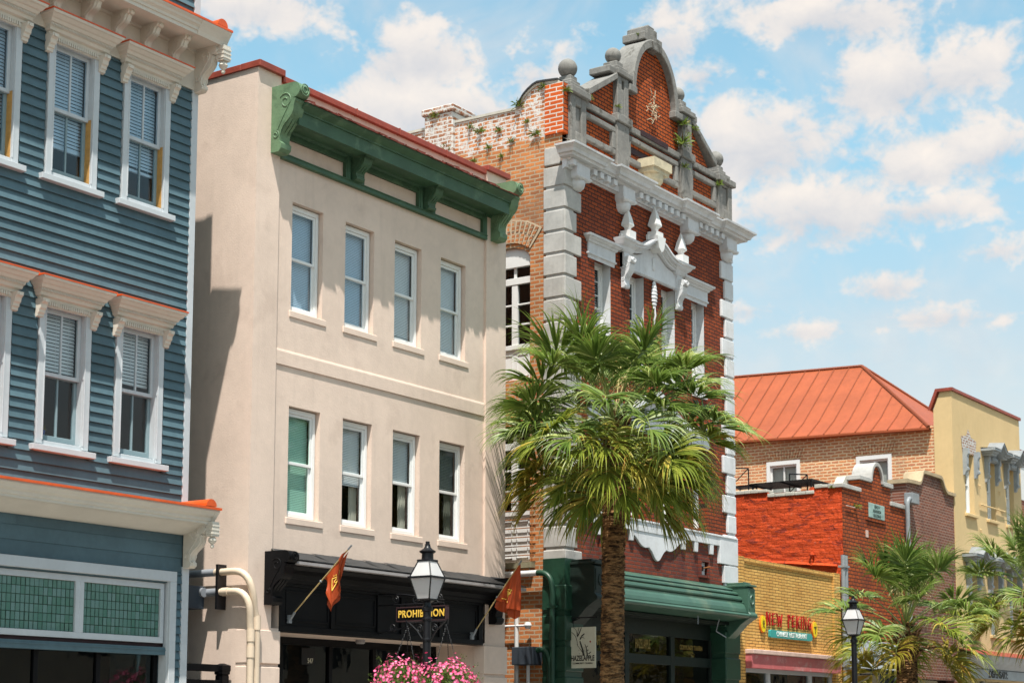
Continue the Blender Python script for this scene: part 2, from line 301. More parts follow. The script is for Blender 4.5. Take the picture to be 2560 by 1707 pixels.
# ---------------------------------------------------------------- mesh helpers
WORG = {}
class MB:
    def __init__(s): s.v = []; s.f = []; s.mi = []; s.m = 0
    def add(s, vs, fs):
        b = len(s.v); s.v += [tuple(p) for p in vs]
        for f in fs: s.f.append(tuple(b + i for i in f)); s.mi.append(s.m)
        return s
    def box(s, x0, x1, y0, y1, z0, z1):
        return s.add([(x, y, z) for z in (z0, z1) for y in (y0, y1) for x in (x0, x1)], [(0, 2, 3, 1), (4, 5, 7, 6), (0, 1, 5, 4), (2, 6, 7, 3), (0, 4, 6, 2), (1, 3, 7, 5)])
    def quad(s, a, b, c, d): return s.add([a, b, c, d], [(0, 1, 2, 3)])
    def prism(s, poly, axis, a0, a1):
        n = len(poly)
        P = {'x': lambda p, a: (a, p[0], p[1]), 'y': lambda p, a: (p[0], a, p[1]), 'z': lambda p, a: (p[0], p[1], a)}[axis]
        vs = [P(p, a0) for p in poly] + [P(p, a1) for p in poly]
        return s.add(vs, [tuple(range(n))[::-1], tuple(range(n, 2 * n))] + [(i, (i + 1) % n, n + (i + 1) % n, n + i) for i in range(n)])
    def tube(s, pts, r, n=8, caps=True):
        pts = [Vector(p) for p in pts]; rr = r if isinstance(r, (list, tuple)) else [r] * len(pts); vs = []; fs = []
        t0 = (pts[1] - pts[0]).normalized(); ref = Vector((0, 0, 1)) if abs(t0.z) < .9 else Vector((1, 0, 0)); u = t0.cross(ref).normalized()
        for i, p in enumerate(pts):
            t = (pts[min(i + 1, len(pts) - 1)] - pts[max(i - 1, 0)]).normalized(); u = (u - t * u.dot(t)).normalized(); w = t.cross(u)
            for j in range(n):
                a = 2 * math.pi * j / n; vs.append(p + (u * math.cos(a) + w * math.sin(a)) * rr[i])
        for i in range(len(pts) - 1):
            for j in range(n): fs.append((i * n + j, i * n + (j + 1) % n, (i + 1) * n + (j + 1) % n, (i + 1) * n + j))
        if caps: fs += [tuple(range(n))[::-1], tuple(range((len(pts) - 1) * n, len(pts) * n))]
        return s.add(vs, fs)
    def lathe(s, prof, cx, cy, n=16, rot=0, sx=1, sy=1, half=False):
        vs = []; fs = []; m = len(prof); nn = n + 1 if half else n
        for r, z in prof:
            for j in range(nn):
                a = rot + (math.pi if half else 2 * math.pi) * j / n; vs.append((cx + sx * r * math.cos(a), cy + sy * r * math.sin(a), z))
        for i in range(m - 1):
            for j in range(n): fs.append((i * nn + j, i * nn + (j + 1) % nn, (i + 1) * nn + (j + 1) % nn, (i + 1) * nn + j))
        if prof[0][0] > 1e-4: fs.append(tuple(range(nn))[::-1])
        if prof[-1][0] > 1e-4: fs.append(tuple(range((m - 1) * nn, m * nn)))
        return s.add(vs, fs)
    def sphere(s, c, r, n=20, m=12): return s.lathe([(max(r * math.sin(math.pi * i / m), 1e-5), c[2] - r * math.cos(math.pi * i / m)) for i in range(m + 1)], c[0], c[1], n)
    def mould(s, prof, x0, x1, y=0, left=True, right=True, ks=1.0):
        """profile of (projection, height) swept along the front and mitred back round both ends"""
        path = []
        for p, z in prof:
            q = []
            if left: q.append((x0 - p * ks, y, z))
            q.append((x0 - (p * ks if left else 0), y - p, z)); q.append((x1 + (p * ks if right else 0), y - p, z))
            if right: q.append((x1 + p * ks, y, z))
            path.append(q)
        n = len(path[0]); vs = [v for q in path for v in q]; fs = []
        for i in range(len(path) - 1):
            for j in range(n - 1): fs.append((i * n + j, i * n + j + 1, (i + 1) * n + j + 1, (i + 1) * n + j))
        s.add(vs, fs)
        for q in (path[0], path[-1]):
            c = [(v[0], v[1], v[2]) for v in q]
            if not left: c = [(x0, y, q[0][2])] + c
            if not right: c = c + [(x1, y, q[0][2])]
            s.add(c, [tuple(range(len(c)))])
        for flag, x in ((left, x0), (right, x1)):
            if not flag:
                c = [(x, y - p, z) for p, z in prof] + [(x, y, prof[-1][1]), (x, y, prof[0][1])]; s.add(c, [tuple(range(len(c)))])
        return s
    def wall(s, x0, x1, z0, z1, holes=(), y=0.0, depth=.15, axis='x'):
        """one wall face with rectangular openings and their reveals"""
        P = (lambda x, yy, z: (x, yy, z)) if axis == 'x' else (lambda a, b, z: (b, a, z))
        xs = sorted({x0, x1, *[h[0] for h in holes], *[h[1] for h in holes]}); zs = sorted({z0, z1, *[h[2] for h in holes], *[h[3] for h in holes]})
        xs = [x for x in xs if x0 <= x <= x1]; zs = [z for z in zs if z0 <= z <= z1]
        for i in range(len(xs) - 1):
            for j in range(len(zs) - 1):
                cx, cz = (xs[i] + xs[i + 1]) / 2, (zs[j] + zs[j + 1]) / 2
                if any(h[0] < cx < h[1] and h[2] < cz < h[3] for h in holes): continue
                s.quad(P(xs[i], y, zs[j]), P(xs[i + 1], y, zs[j]), P(xs[i + 1], y, zs[j + 1]), P(xs[i], y, zs[j + 1]))
        for h in holes:
            a, b, c, d = h[:4]; e = y + depth
            s.quad(P(a, y, c), P(a, e, c), P(a, e, d), P(a, y, d)); s.quad(P(b, y, c), P(b, e, c), P(b, e, d), P(b, y, d))
            s.quad(P(a, y, d), P(b, y, d), P(b, e, d), P(a, e, d)); s.quad(P(a, y, c), P(b, y, c), P(b, e, c), P(a, e, c))
        return s
    def build(s, name, mat, parent=None, org=None, bevel=0, smooth=False):
        mats = mat if isinstance(mat, (list, tuple)) else [mat]
        po = WORG[parent.name] if parent else Vector((0, 0, 0))
        if org is None: org = po
        org = Vector(org); me = bpy.data.meshes.new(name)
        me.from_pydata([(v[0] - org.x, v[1] - org.y, v[2] - org.z) for v in s.v], [], s.f)
        for m in mats: me.materials.append(MATS[m])
        if len(mats) > 1:
            for p, i in zip(me.polygons, s.mi): p.material_index = i
        bm = bmesh.new(); bm.from_mesh(me); bmesh.ops.recalc_face_normals(bm, faces=bm.faces); bm.to_mesh(me); bm.free()
        if smooth:
            for p in me.polygons: p.use_smooth = True
        o = bpy.data.objects.new(name, me); COL.objects.link(o); o.location = org - po
        if parent: o.parent = parent
        WORG[o.name] = org
        if smooth and smooth != 'all':
            me.set_sharp_from_angle(angle=rad(40))
        if bevel:
            b = o.modifiers.new('bevel', 'BEVEL'); b.width = bevel; b.segments = 1; b.limit_method = 'ANGLE'; b.angle_limit = rad(40)
        return o
def thing(name, label, cat, loc, group=None, kind=None):
    o = bpy.data.objects.new(name, None); COL.objects.link(o); o.location = loc; WORG[o.name] = Vector(loc); o.empty_display_size = .2
    return tag(o, label, cat, group, kind)
def tag(o, label, cat, group=None, kind=None):
    if label: o['label'] = label
    if cat: o['category'] = cat
    if group: o['group'] = group
    if kind: o['kind'] = kind
    return o
def kids(o): return [c for c in bpy.data.objects if c.parent == o]
def copy_tree(o, move=(0, 0, 0), parent=None, label=None):
    c = o.copy(); COL.objects.link(c); WORG[c.name] = WORG[o.name] + Vector(move)
    if parent is not None: c.parent = parent
    if parent is None or parent == o.parent: c.location = o.location + Vector(move)
    if label: c['label'] = label
    for k2 in kids(o): copy_child(k2, c)
    return c
def copy_child(o, parent):
    c = o.copy(); COL.objects.link(c); c.parent = parent; WORG[c.name] = WORG[parent.name] + Vector(o.location)
    for k2 in kids(o): copy_child(k2, c)
def bez(p0, p1, p2, p3, n=8):
    r = []
    for i in range(n + 1):
        t = i / n; a, b, c, d = (1 - t) ** 3, 3 * t * (1 - t) ** 2, 3 * t * t * (1 - t), t ** 3
        r.append((a * p0[0] + b * p1[0] + c * p2[0] + d * p3[0], a * p0[1] + b * p1[1] + c * p2[1] + d * p3[1]))
    return r
def console(zt, h, p, y=0.0, head=.22, foot=.3):
    """side outline (y, z) of a scrolled console: rolled head, S-shaped belly, small foot"""
    r = h * head / 2; c = (-p + r, zt - r)
    pts = [(0, zt)] + [(c[0] + r * math.cos(a), c[1] + r * math.sin(a)) for a in [math.pi / 2 + math.pi * 1.12 * i / 8 for i in range(9)]]
    pts += [(-p * .86, zt - h * (head + .02)), (-p * .80, zt - h * (head + .09))]
    pts += bez((-p * .80, zt - h * (head + .09)), (-p * .80, zt - h * .60), (-p * foot, zt - h * .52), (-p * foot, zt - h * .84), 9)[1:]
    f = p * foot
    pts += [(-f - p * .07, zt - h * .88), (-f - p * .06, zt - h * .95), (-f + p * .03, zt - h), (0, zt - h)]
    return [(a + y, b) for a, b in pts]
def spiral(cx, cz, r, turns, x, n=26, a0=0):   # a carved line lying in a plane of constant x: (y, z)
    return [(x, cx + r * (1 - .72 * i / n) * math.cos(a0 + 2 * math.pi * turns * i / n), cz + r * (1 - .72 * i / n) * math.sin(a0 + 2 * math.pi * turns * i / n)) for i in range(n + 1)]
def text(s, size, mat, name, parent, loc, face='front', sx=1.0, bold=0.0, deep=.004, align='CENTER', tilt=0, space=1.0):
    cu = bpy.data.curves.new('lettering', 'FONT'); cu.body = s; cu.size = size; cu.align_x = align; cu.align_y = 'CENTER'; cu.offset = bold; cu.extrude = deep; cu.space_character = space
    t = bpy.data.objects.new('lettering', cu); COL.objects.link(t); bpy.context.view_layer.update()
    me = bpy.data.meshes.new_from_object(t.evaluated_get(bpy.context.evaluated_depsgraph_get())); bpy.data.objects.remove(t)
    ct, st = math.cos(tilt), math.sin(tilt)
    for v in me.vertices:
        x, y, z = v.co.x * sx, v.co.y, v.co.z
        x, y = x * ct - y * st, x * st + y * ct
        v.co = (x, -z, y) if face == 'front' else (-z, -x, y)
    me.materials.clear(); me.materials.append(MATS[mat])
    o = bpy.data.objects.new(name, me); COL.objects.link(o); loc = Vector(loc); o.location = loc - (WORG[parent.name] if parent else Vector())
    if parent: o.parent = parent
    WORG[o.name] = loc; return o

# ================================================================= the street
def ground(name, x0, x1, y0, y1, z, mat, label):
    m = MB(); m.quad((x0, y0, z), (x1, y0, z), (x1, y1, z), (x0, y1, z)); return tag(m.build(name, mat), label, name.replace('_', ' '), kind='structure')
ground('ground', -900, 1200, -900, 1200, -.02, 'roof_dark', 'flat city ground under the whole street')
ground('road', -300, 500, -14.2, -3.0, -.004, 'asphalt', 'dark asphalt carriageway along the shops')
m = MB()
for i in range(-20, 60): m.box(i * 5.0, i * 5.0 + 2.2, -8.66, -8.54, -.003, .002)
tag(m.build('road_marking', 'white_mark'), 'dashed white centre line on the dark road', 'road marking', kind='structure')
for y0, y1, yk in ((-3.0, 0.0, -3.0), (-20, -14.2, -14.2)):
    m = MB(); m.box(-300, 500, y0 + (.16 if yk == -3 else 0), y1 - (0 if yk == -3 else .16), -.01, .13)
    tag(m.build('pavement', 'concrete'), 'pale concrete footway beside the shops' if yk == -3 else 'pale concrete footway on the camera side of the road', 'pavement', kind='structure')
    m = MB(); m.box(-300, 500, yk if yk == -3 else yk - .16, yk + .16 if yk == -3 else yk, -.01, .125)
    tag(m.build('kerb', 'kerb_stone'), 'grey stone kerb below the shops' if yk == -3 else 'grey stone kerb on the camera side', 'kerb', kind='structure')

# ---- the row across the road, behind the viewer: it stands in the window reflections and shades the low sky
for x0, x1, h, mt, lab in ((-30, -8, 6.6, 'render_cream', 'long cream building across the road, opposite the blue house end'), (-7.9, 9, 6.0, 'render_cream', 'cream rendered building across the road directly behind the viewer'), (9.1, 24, 6.9, 'render_ochre', 'ochre rendered building across the road, opposite the beige bar'),
                           (24.1, 41, 6.2, 'render_cream', 'cream building across the road, opposite the gabled tavern'), (41.1, 60, 6.7, 'render_cream', 'cream rendered building across the road, opposite the yellow building'), (60.1, 90, 6.2, 'render_ochre', 'ochre rendered building across the road, farthest along')):
    t = thing('opposite_building', lab, 'building', (x0, -22, 0)); n = int((x1 - x0) / 3); w = (x1 - x0) / n
    m = MB(); m.wall(x0, x1, 0, h, [(x0 + (i + .3) * w, x0 + (i + .7) * w, a, b) for i in range(n) for a, b in ((1, 3), (3.9, 5.4))], y=-22, depth=-.2)
    m.quad((x0, -36, 0), (x1, -36, 0), (x1, -36, h), (x0, -36, h)); m.quad((x0, -22, 0), (x0, -36, 0), (x0, -36, h), (x0, -22, h)); m.quad((x1, -22, 0), (x1, -36, 0), (x1, -36, h), (x1, -22, h)); m.build('wall', mt, t)
    m = MB(); m.box(x0 - .05, x1 + .05, -36.1, -21.85, h, h + .25); m.build('roof', 'roof_dark', t)
    m = MB(); m.quad((x0 + .1, -22.3, .5), (x1 - .1, -22.3, .5), (x1 - .1, -22.3, 5.6), (x0 + .1, -22.3, 5.6)); m.build('glazing', 'dark_box', t)

# ================================================================= blue clapboard house
BX = 17.37
blue = thing('clapboard_house', 'blue clapboard house with cream bracketed cornices and orange metal flashing', 'house', (12, 0, 0))
def siding(m, x0, x1, z0, z1, h, holes, y=0.0, lap=.034):
    z = z0; n = 0
    while z < z1 - .005:
        zt = min(z + h, z1)
        cuts = [(x0, x1)]
        for a, b, c, d in holes:
            if c < zt - .004 and d > z + .004:
                cuts = [q for (s, e) in cuts for q in ((s, min(e, a)), (max(s, b), e)) if q[1] - q[0] > .01]
        for s, e in cuts:
            # long runs are two boards butted somewhere
            js = [s, e]
            if e - s > 3: js = [s, s + (e - s) * random.uniform(.2, .8), e]
            for a, b in zip(js, js[1:]):
                w = random.uniform(-.002, .002)
                m.add([(a, y - lap + w, z), (b, y - lap + w, z), (b, y - .003, zt), (a, y - .003, zt), (a, y, z), (b, y, z)], [(0, 1, 2, 3), (0, 4, 5, 1)])
        z += h; n += 1
BW = [10.77, 12.07, 13.37, 14.67, 15.97]                        # left edges of the casings
holes_u = [(x + .10, x + .76, 8.83, 10.60) for x in BW]; holes_l = [(x + .10, x + .76, 5.33, 7.10) for x in BW]
m = MB(); m.wall(6, BX - .005, 4.6, 12.9, holes_u + holes_l, y=.004, depth=.14); m.wall(6, BX - .005, 0, 4.6, [(13.95, 17.05, 0, 3.66), (6.5, 13.6, 0, 3.66)], y=.004, depth=.25)
m.quad((BX - .005, .004, 0), (BX - .005, 12, 0), (BX - .005, 12, 12.9), (BX - .005, .004, 12.9)); m.quad((6, .004, 0), (6, 12, 0), (6, 12, 12.9), (6, .004, 12.9))
m.quad((6, 12, 0), (BX, 12, 0), (BX, 12, 12.9), (6, 12, 12.9)); m.quad((6, .004, 12.9), (BX, .004, 12.9), (BX, 12, 12.9), (6, 12, 12.9))
m.build('wall', 'blue_siding', blue)
m = MB(); siding(m, 6, 17.25, 4.76, 10.70, .131, [(x - .02, x + .88, c - .06, d + .12) for x in BW for c, d in ((8.76, 10.6), (5.25, 7.1))])
siding(m, 6, 17.25, 11.52, 12.9, .131, []); siding(m, 6, 17.29, 3.83, 4.40, .19, [], lap=.016); siding(m, 17.19, 17.29, .1, 3.83, .115, [])
m.build('siding', 'blue_siding', blue)
m = MB(); m.box(17.25, 17.37, -.03, .10, 4.72, 10.70); m.box(17.25, 17.372, -.03, .10, 11.5, 12.93); m.box(17.29, 17.42, -.035, .10, 0, 3.9); m.build('corner_board', 'grey_trim', blue, bevel=.006)
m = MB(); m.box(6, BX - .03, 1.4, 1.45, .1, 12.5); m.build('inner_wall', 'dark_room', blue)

def hood_prof(z): return [(.015, z + .01), (.05, z + .02), (.055, z + .055), (.10, z + .07), (.115, z + .11), (.13, z + .115), (.145, z + .15), (.165, z + .155), (.19, z + .19), (.215, z + .20), (.25, z + .235), (.275, z + .245), (.285, z + .275)]
def blue_window(x, zs, blind_z, raw, sash_low):
    z0, z1 = zs + .07, zs + 1.84        # opening
    X0, X1 = x + .10, x + .76
    m = MB(); m.box(x, X0 - .0, -.045, .05, zs + .02, z1 + .06); m.box(X1, x + .86, -.045, .05, zs + .02, z1 + .06); m.box(X0, X1, -.044, .05, z1, z1 + .06)
    m.box(x + .085, X0 + .004, -.052, .03, z0, z1); m.box(X1 - .004, x + .775, -.052, .03, z0, z1)
    w = m.build('window', 'grey_trim', blue, org=(x, 0, zs), bevel=.004)
    m = MB(); m.box(x - .09, x + .95, -.10, .02, zs - .075, zs); m.box(X0, X1, -.02, .10, zs, zs + .07); m.build('sill', 'grey_trim', w, bevel=.004)
    # hood: moulded cap, dentils, ears and orange flashing
    h0, h1 = x - .02, x + .88; zc = z1 - .0
    m = MB(); m.mould(hood_prof(zc + .0), h0 + .0, h1, y=-.02, ks=.55)
    for i in range(44):
        a = h0 - .075 + i * (h1 - h0 + .14) / 44; m.box(a, a + .013, -.172, -.155, zc + .118, zc + .148)
    for i in range(20):
        a = h0 + .09 + i * (h1 - h0 - .18) / 20; m.box(a, a + .022, -.085, -.06, zc - .035, zc + .012)
    m.box(h0 + .05, h1 - .05, -.060, -.03, zc - .05, zc + .008)
    for a in (h0 - .045, h1 - .055):
        m.prism([(-.02, zc + .02), (-.17, zc + .02), (-.165, zc - .02), (-.13, zc - .05), (-.12, zc - .10), (-.095, zc - .12), (-.09, zc - .155), (-.07, zc - .165), (-.065, zc - .20), (-.02, zc - .215)], 'x', a, a + .10)
        m.box(a + .02, a + .08, -.185, -.165, zc - .03, zc + .0)
    m.build('hood', 'cream_trim', w)
    m = MB(); zt = zc + .278; p = .292; s_ = .165
    m.add([(h0 - s_, -.02, zt), (h0 - s_, -.02 - p, zt), (h1 + s_, -.02 - p, zt), (h1 + s_, -.02, zt), (h0 - s_, -.02, zt + .018), (h0 - s_, -.02 - p, zt + .018), (h1 + s_, -.02 - p, zt + .018), (h1 + s_, -.02, zt + .018), (h0 - .05, -.015, zt + .075), (h1 + .05, -.015, zt + .075)],
          [(0, 1, 5, 4), (1, 2, 6, 5), (2, 3, 7, 6), (4, 5, 8), (5, 6, 9, 8), (6, 7, 9), (0, 3, 2, 1)])
    m.build('flashing', 'orange_metal', w)
    zm = zs + .95
    # upper sash in front, lower sash behind
    def sash(y, a, b, nm, mt):
        s = MB(); s.box(X0 + .012, X0 + .062, y, y + .04, a, b); s.box(X1 - .062, X1 - .012, y, y + .04, a, b); s.box(X0 + .062, X1 - .062, y, y + .039, b - .06, b); s.box(X0 + .062, X1 - .062, y, y + .039, a, a + (.05 if a > zs + .3 else .09))
        c = (X0 + X1) / 2; s.box(c - .013, c + .013, y + .003, y + .036, a + .05, b - .05); s.build(nm, mt, w, bevel=.003)
        g = MB(); g.quad((X0 + .06, y + .02, a + .04), (X1 - .06, y + .02, a + .04), (X1 - .06, y + .02, b - .05), (X0 + .06, y + .02, b - .05)); g.build('pane', 'glass_blue' if zs > 7 else 'glass', w)
    sash(.035, zm - .03, z1 - .04, 'sash', 'grey_trim'); sash(.080, z0, zm + .02, 'sash', 'sash_blue' if sash_low else 'grey_trim')
    m = MB(); m.box(X0, X0 + .012, -.03, .13, z0, z1); m.box(X0, X1, -.02, .13, z1 - .04, z1); m.box(X1 - .012, X1, -.03, .13, zm, z1); m.build('jamb', 'grey_trim', w)
    m = MB(); m.box(X1 - .014, X1, -.01, .13, z0, zm); m.build('jamb', 'wood_raw' if raw else 'grey_trim', w)
    m = MB(); z = z1 - .05
    while z > blind_z:
        m.add([(X0 + .02, .150, z - .020), (X1 - .02, .150, z - .020), (X1 - .02, .163, z + .018), (X0 + .02, .163, z + .018), (X0 + .02, .153, z - .021), (X1 - .02, .153, z - .021), (X1 - .02, .166, z + .017), (X0 + .02, .166, z + .017)], [(0, 1, 2, 3), (4, 5, 6, 7), (0, 1, 5, 4), (2, 3, 7, 6)]); z -= .047
    m.box(X0 + .02, X1 - .02, .150, .185, blind_z - .05, blind_z - .012)
    for a in (.12, .33, .54): m.box(X0 + a - .002, X0 + a + .002, .147, .150, blind_z, z1 - .04)
    m.build('blind', 'blind_white', w)
    return w
for i, x in enumerate(BW):
    blue_window(x, 8.76, [9.25, 9.2, 9.3, 9.28, 9.33][i], True, True); blue_window(x, 5.25, [6.2, 6.3, 6.25, 6.26, 6.36][i], False, True)
# main cornice
m = MB(); m.box(6, 17.30, -.035, .0, 10.70, 11.40); m.box(17.30, 17.385, -.036, .2, 10.66, 11.5); m.build('frieze', 'cream_trim', blue, bevel=.004)
crown = [(.50, 11.28), (.50, 11.33), (.52, 11.335), (.525, 11.37), (.545, 11.39), (.56, 11.40), (.57, 11.43), (.60, 11.455), (.60, 11.475)]
m = MB(); m.mould(crown, 6, 17.40 - .55, y=0, left=False, right=False)
m.box(6, 16.86, -.50, -.04, 11.345, 11.36); m.mould([(.035, 11.24), (.06, 11.25), (.075, 11.30), (.11, 11.345)], 6, 17.29, left=False, right=False)
m.prism([(0, 11.28), (-.50, 11.28), (-.52, 11.335), (-.56, 11.40), (-.60, 11.455), (-.60, 11.475), (0, 11.475)], 'x', 16.845, 17.43)
cor = m.build('cornice', 'cream_trim', blue)
def scroll_bracket(xc, zt, h, p, w, name, parent, mat='cream_trim', y=-.03, carve=True):
    m = MB(); m.prism(console(zt, h, p, y), 'x', xc - w / 2, xc + w / 2)
    m.prism(console(zt - .006, h * .97, p + .02, y), 'x', xc - w / 5, xc + w / 5)
    m.box(xc - w * .75, xc + w * .75, y - p * 1.08, y, zt, zt + .05); m.box(xc - w * .6, xc + w * .6, y - p * 1.02, y, zt - .025, zt)
    if carve:
        for sd in (-1, 1):
            x = xc + sd * w / 2
            m.tube(spiral(y - p * .52, zt - h * .24, h * .15, 1.6, x), h * .020, 5); m.tube(spiral(y - p * .20, zt - h * .72, h * .10, 1.4, x, a0=2), h * .018, 5)
            m.tube([(x, y - p * .62, zt - h * .34), (x, y - p * .4, zt - h * .52), (x, y - p * .24, zt - h * .66)], h * .018, 5)
    return m.build(name, mat, parent, smooth=True)
for xc in (12.57, 13.10, 13.63, 14.16, 14.69, 15.22, 15.75, 16.28, 16.81): scroll_bracket(xc, 11.30, .36, .34, .115, 'bracket', cor)
scroll_bracket(17.335, 11.29, .62, .42, .12, 'bracket', cor)
def pendant(x, y, z, parent, k=1.0):
    m = MB(); m.box(x - .07 * k, x + .07 * k, y - .07 * k, y + .07 * k, z, z + .22 * k)
    for i in range(3): m.box(x - .078 * k, x + .078 * k, y - .078 * k, y + .078 * k, z + .03 * k + i * .06 * k, z + .055 * k + i * .06 * k)
    m.lathe([(.012 * k, z - .18 * k), (.028 * k, z - .165 * k), (.03 * k, z - .14 * k), (.015 * k, z - .125 * k), (.05 * k, z - .095 * k), (.066 * k, z - .06 * k), (.05 * k, z - .02 * k), (.03 * k, z - .01 * k), (.055 * k, z)], x, y, 14)
    return m.build('pendant', 'cream_trim', parent, smooth=True)
pendant(17.38, -.49, 11.06, cor)
def eave_flash(z, name='flashing'):
    m = MB(); m.add([(6, -.61, z - .02), (17.44, -.61, z - .02), (17.44, -.61, z + .012), (6, -.61, z + .012), (6, 0, z + .10), (17.44, 0, z + .10), (17.44, 0, z - .02), (6, 0, z - .02)], [(0, 1, 2, 3), (3, 2, 5, 4), (1, 6, 5, 2), (0, 7, 6, 1)])
    m.prism([(17.24 + .10 * math.cos(a), z + .02 + .10 * math.sin(a)) for a in [math.pi * i / 8 for i in range(9)]], 'y', -.605, .02)     # rolled end of the flashing
    return m.build(name, 'orange_metal', blue)
eave_flash(11.495)
# shop cornice
low = [(.04, 4.34), (.10, 4.345), (.22, 4.39), (.38, 4.455), (.46, 4.47), (.46, 4.50), (.48, 4.51), (.49, 4.55), (.53, 4.575), (.545, 4.60), (.58, 4.63), (.58, 4.655)]
m = MB(); m.mould(low, 6, 17.36, left=False, right=False); m.prism([(0, 4.36), (-.46, 4.47), (-.48, 4.51), (-.58, 4.63), (-.58, 4.655), (0, 4.655)], 'x', 17.362, 17.43); lc = m.build('shop_cornice', 'cream_trim', blue)
scroll_bracket(17.355, 4.46, .58, .40, .12, 'bracket', lc); pendant(17.385, -.49, 4.30, lc, .9); eave_flash(4.675)
# shop front
def shop(x0, x1, mull):
    m = MB(); m.box(x0, x0 + .10, -.06, .12, 0, 3.68); m.box(x1, x1 + .12, -.06, .12, 0, 3.68); m.box(x0, x1 + .12, -.061, .12, 3.68, 3.82); m.box(x1 - .012, x1 + .0, -.03, .13, 0, 3.68)
    fr = m.build('shop_front', 'grey_trim', blue, bevel=.006)
    xm = (x0 + x1) / 2 + .02 if mull is None else mull
    m = MB(); m.box(x0 + .10, x1, .05, .10, 3.66, 3.69); m.box(x0 + .1, x1, .05, .10, 2.79, 2.835); m.box(x1 - .035, x1 - .013, .05, .10, 2.8, 3.66); m.build('gap_trim', 'dark_wood', fr)
    m = MB(); a, b = x0 + .10, x1 - .035
    m.box(a, b, .02, .09, 3.575, 3.655); m.box(a, b, .02, .09, 2.84, 2.92); m.box(a, a + .065, .02, .09, 2.92, 3.575); m.box(b - .065, b, .02, .09, 2.92, 3.575); m.box(xm - .07, xm + .07, .02, .09, 2.92, 3.575); m.box(xm - .003, xm + .003, .017, .09, 2.92, 3.575)
    tf = m.build('transom', 'grey_trim', fr, bevel=.004)
    for c, d in ((a + .065, xm - .07), (xm + .07, b - .065)):
        m = MB(); nx = max(6, round((d - c) / .0715)); ex = (d - c) / nx; ez = .655 / 6
        for i in range(nx):
            for j in range(6):
                X, Z = c + i * ex, 2.92 + j * ez; g = .005; t = random.uniform(-.003, .003)
                m.add([(X + g, .05 + t, Z + g), (X + ex - g, .05 - t, Z + g), (X + ex - g, .05 - t, Z + ez - g), (X + g, .05 + t, Z + ez - g)], [(0, 1, 2, 3)])
        m.build('pane', 'prism_glass', fr)
        m = MB(); m.box(c, d, .058, .066, 2.92, 3.575); m.build('lead_grid', 'dark_green', fr)
    m = MB(); m.box(x0 + .10, x1 - .01, .0, .12, 2.68, 2.785); m.box(x0 + .1, x1 - .01, -.012, .0, 2.74, 2.755); m.build('rail', 'blue_siding', fr)
    m = MB()
    n = 3
    for i in range(1, n + 1): X = x0 + .10 + (x1 - x0 - .1) * (i / n) - (.06 if i == n else .04); m.box(X - .035, X + .035, .13, .19, 0, 2.68)
    m.build('mullion', 'black_paint', fr)
    m = MB(); m.quad((x0 + .1, .16, 0), (x1, .16, 0), (x1, .16, 2.68), (x0 + .1, .16, 2.68)); m.build('pane', 'glass_dark', fr)
shop(13.95 - .1, 17.05, 15.53); shop(6.6, 13.55, None)
# potted plant on the window ledge inside
pp = thing('potted_plant', 'yellow leafed plant in a blue pot inside the blue house window', 'plant', (14.93, .20, 5.33))
m = MB(); m.lathe([(.07, 5.33), (.095, 5.33), (.115, 5.47), (.12, 5.49), (.10, 5.49), (.095, 5.47)], 14.93, .27, 14); m.build('pot', 'pot_blue', pp, smooth=True)
m = MB()
for i in range(60):
    a = random.uniform(0, 6.28); e = random.uniform(.1, 1.3); r = random.uniform(.05, .16); c = Vector((14.93 + r * math.cos(a) * math.cos(e), .27 + .6 * r * math.sin(a) * math.cos(e), 5.50 + r * math.sin(e)))
    u = Vector((random.gauss(0, 1), random.gauss(0, 1), random.gauss(0, 1))).normalized() * .045; v = u.cross(Vector((random.gauss(0, 1), 0, 1))).normalized() * .02
    m.add([c - u, c - v, c + u, c + v], [(0, 1, 2, 3)])
m.build('leaves', 'palm_leaf_old', pp)

# ================================================================= beige stucco bar
B0, B1 = 18.62, 25.10
beige = thing('stucco_building', 'beige stucco building with green bracketed cornice over a black shopfront', 'building', (B0, 0, 0))
bw = [19.48, 20.73, 21.98, 23.23]
hol = [(x, x + .715, a, b) for x in bw for a, b in ((7.955, 9.65), (4.82, 6.50))]
m = MB(); m.wall(19.13, 24.50, 3.9, 11.43, hol, y=.045, depth=.16)
m.wall(B0, 19.13, 3.15, 11.50); m.wall(24.50, B1, 3.15, 11.50)
m.quad((19.13, 0, 3.9), (19.13, .045, 3.9), (19.13, .045, 11.5), (19.13, 0, 11.5)); m.quad((24.5, 0, 3.9), (24.5, .045, 3.9), (24.5, .045, 11.5), (24.5, 0, 11.5))
m.wall(B0, 19.29, 0, 3.15, y=-.002); m.wall(24.45, B1, 0, 3.15, y=-.002)
m.quad((19.29, -.002, 0), (19.29, 1.2, 0), (19.29, 1.2, 3.9), (19.29, -.002, 3.9)); m.quad((24.45, -.002, 0), (24.45, 1.2, 0), (24.45, 1.2, 3.9), (24.45, -.002, 3.9))
m.quad((B0, 0, 0), (B0, 16, 0), (B0, 16, 11.5), (B0, 0, 11.5)); m.quad((B1, 0, 0), (B1, 16, 0), (B1, 16, 11.5), (B1, 0, 11.5)); m.quad((B0, 16, 0), (B1, 16, 0), (B1, 16, 11.4), (B0, 16, 11.4))
m.quad((B0, .3, 11.0), (B1, .3, 11.0), (B1, 16, 11.0), (B0, 16, 11.0))
m.quad((B0 + .3, .3, 11), (B1 - .3, .3, 11), (B1 - .3, .3, 11.43), (B0 + .3, .3, 11.43)); m.quad((B0 + .3, .3, 11), (B0 + .3, 16, 11), (B0 + .3, 16, 11.43), (B0 + .3, .3, 11.43))
m.build('wall', 'stucco', beige)
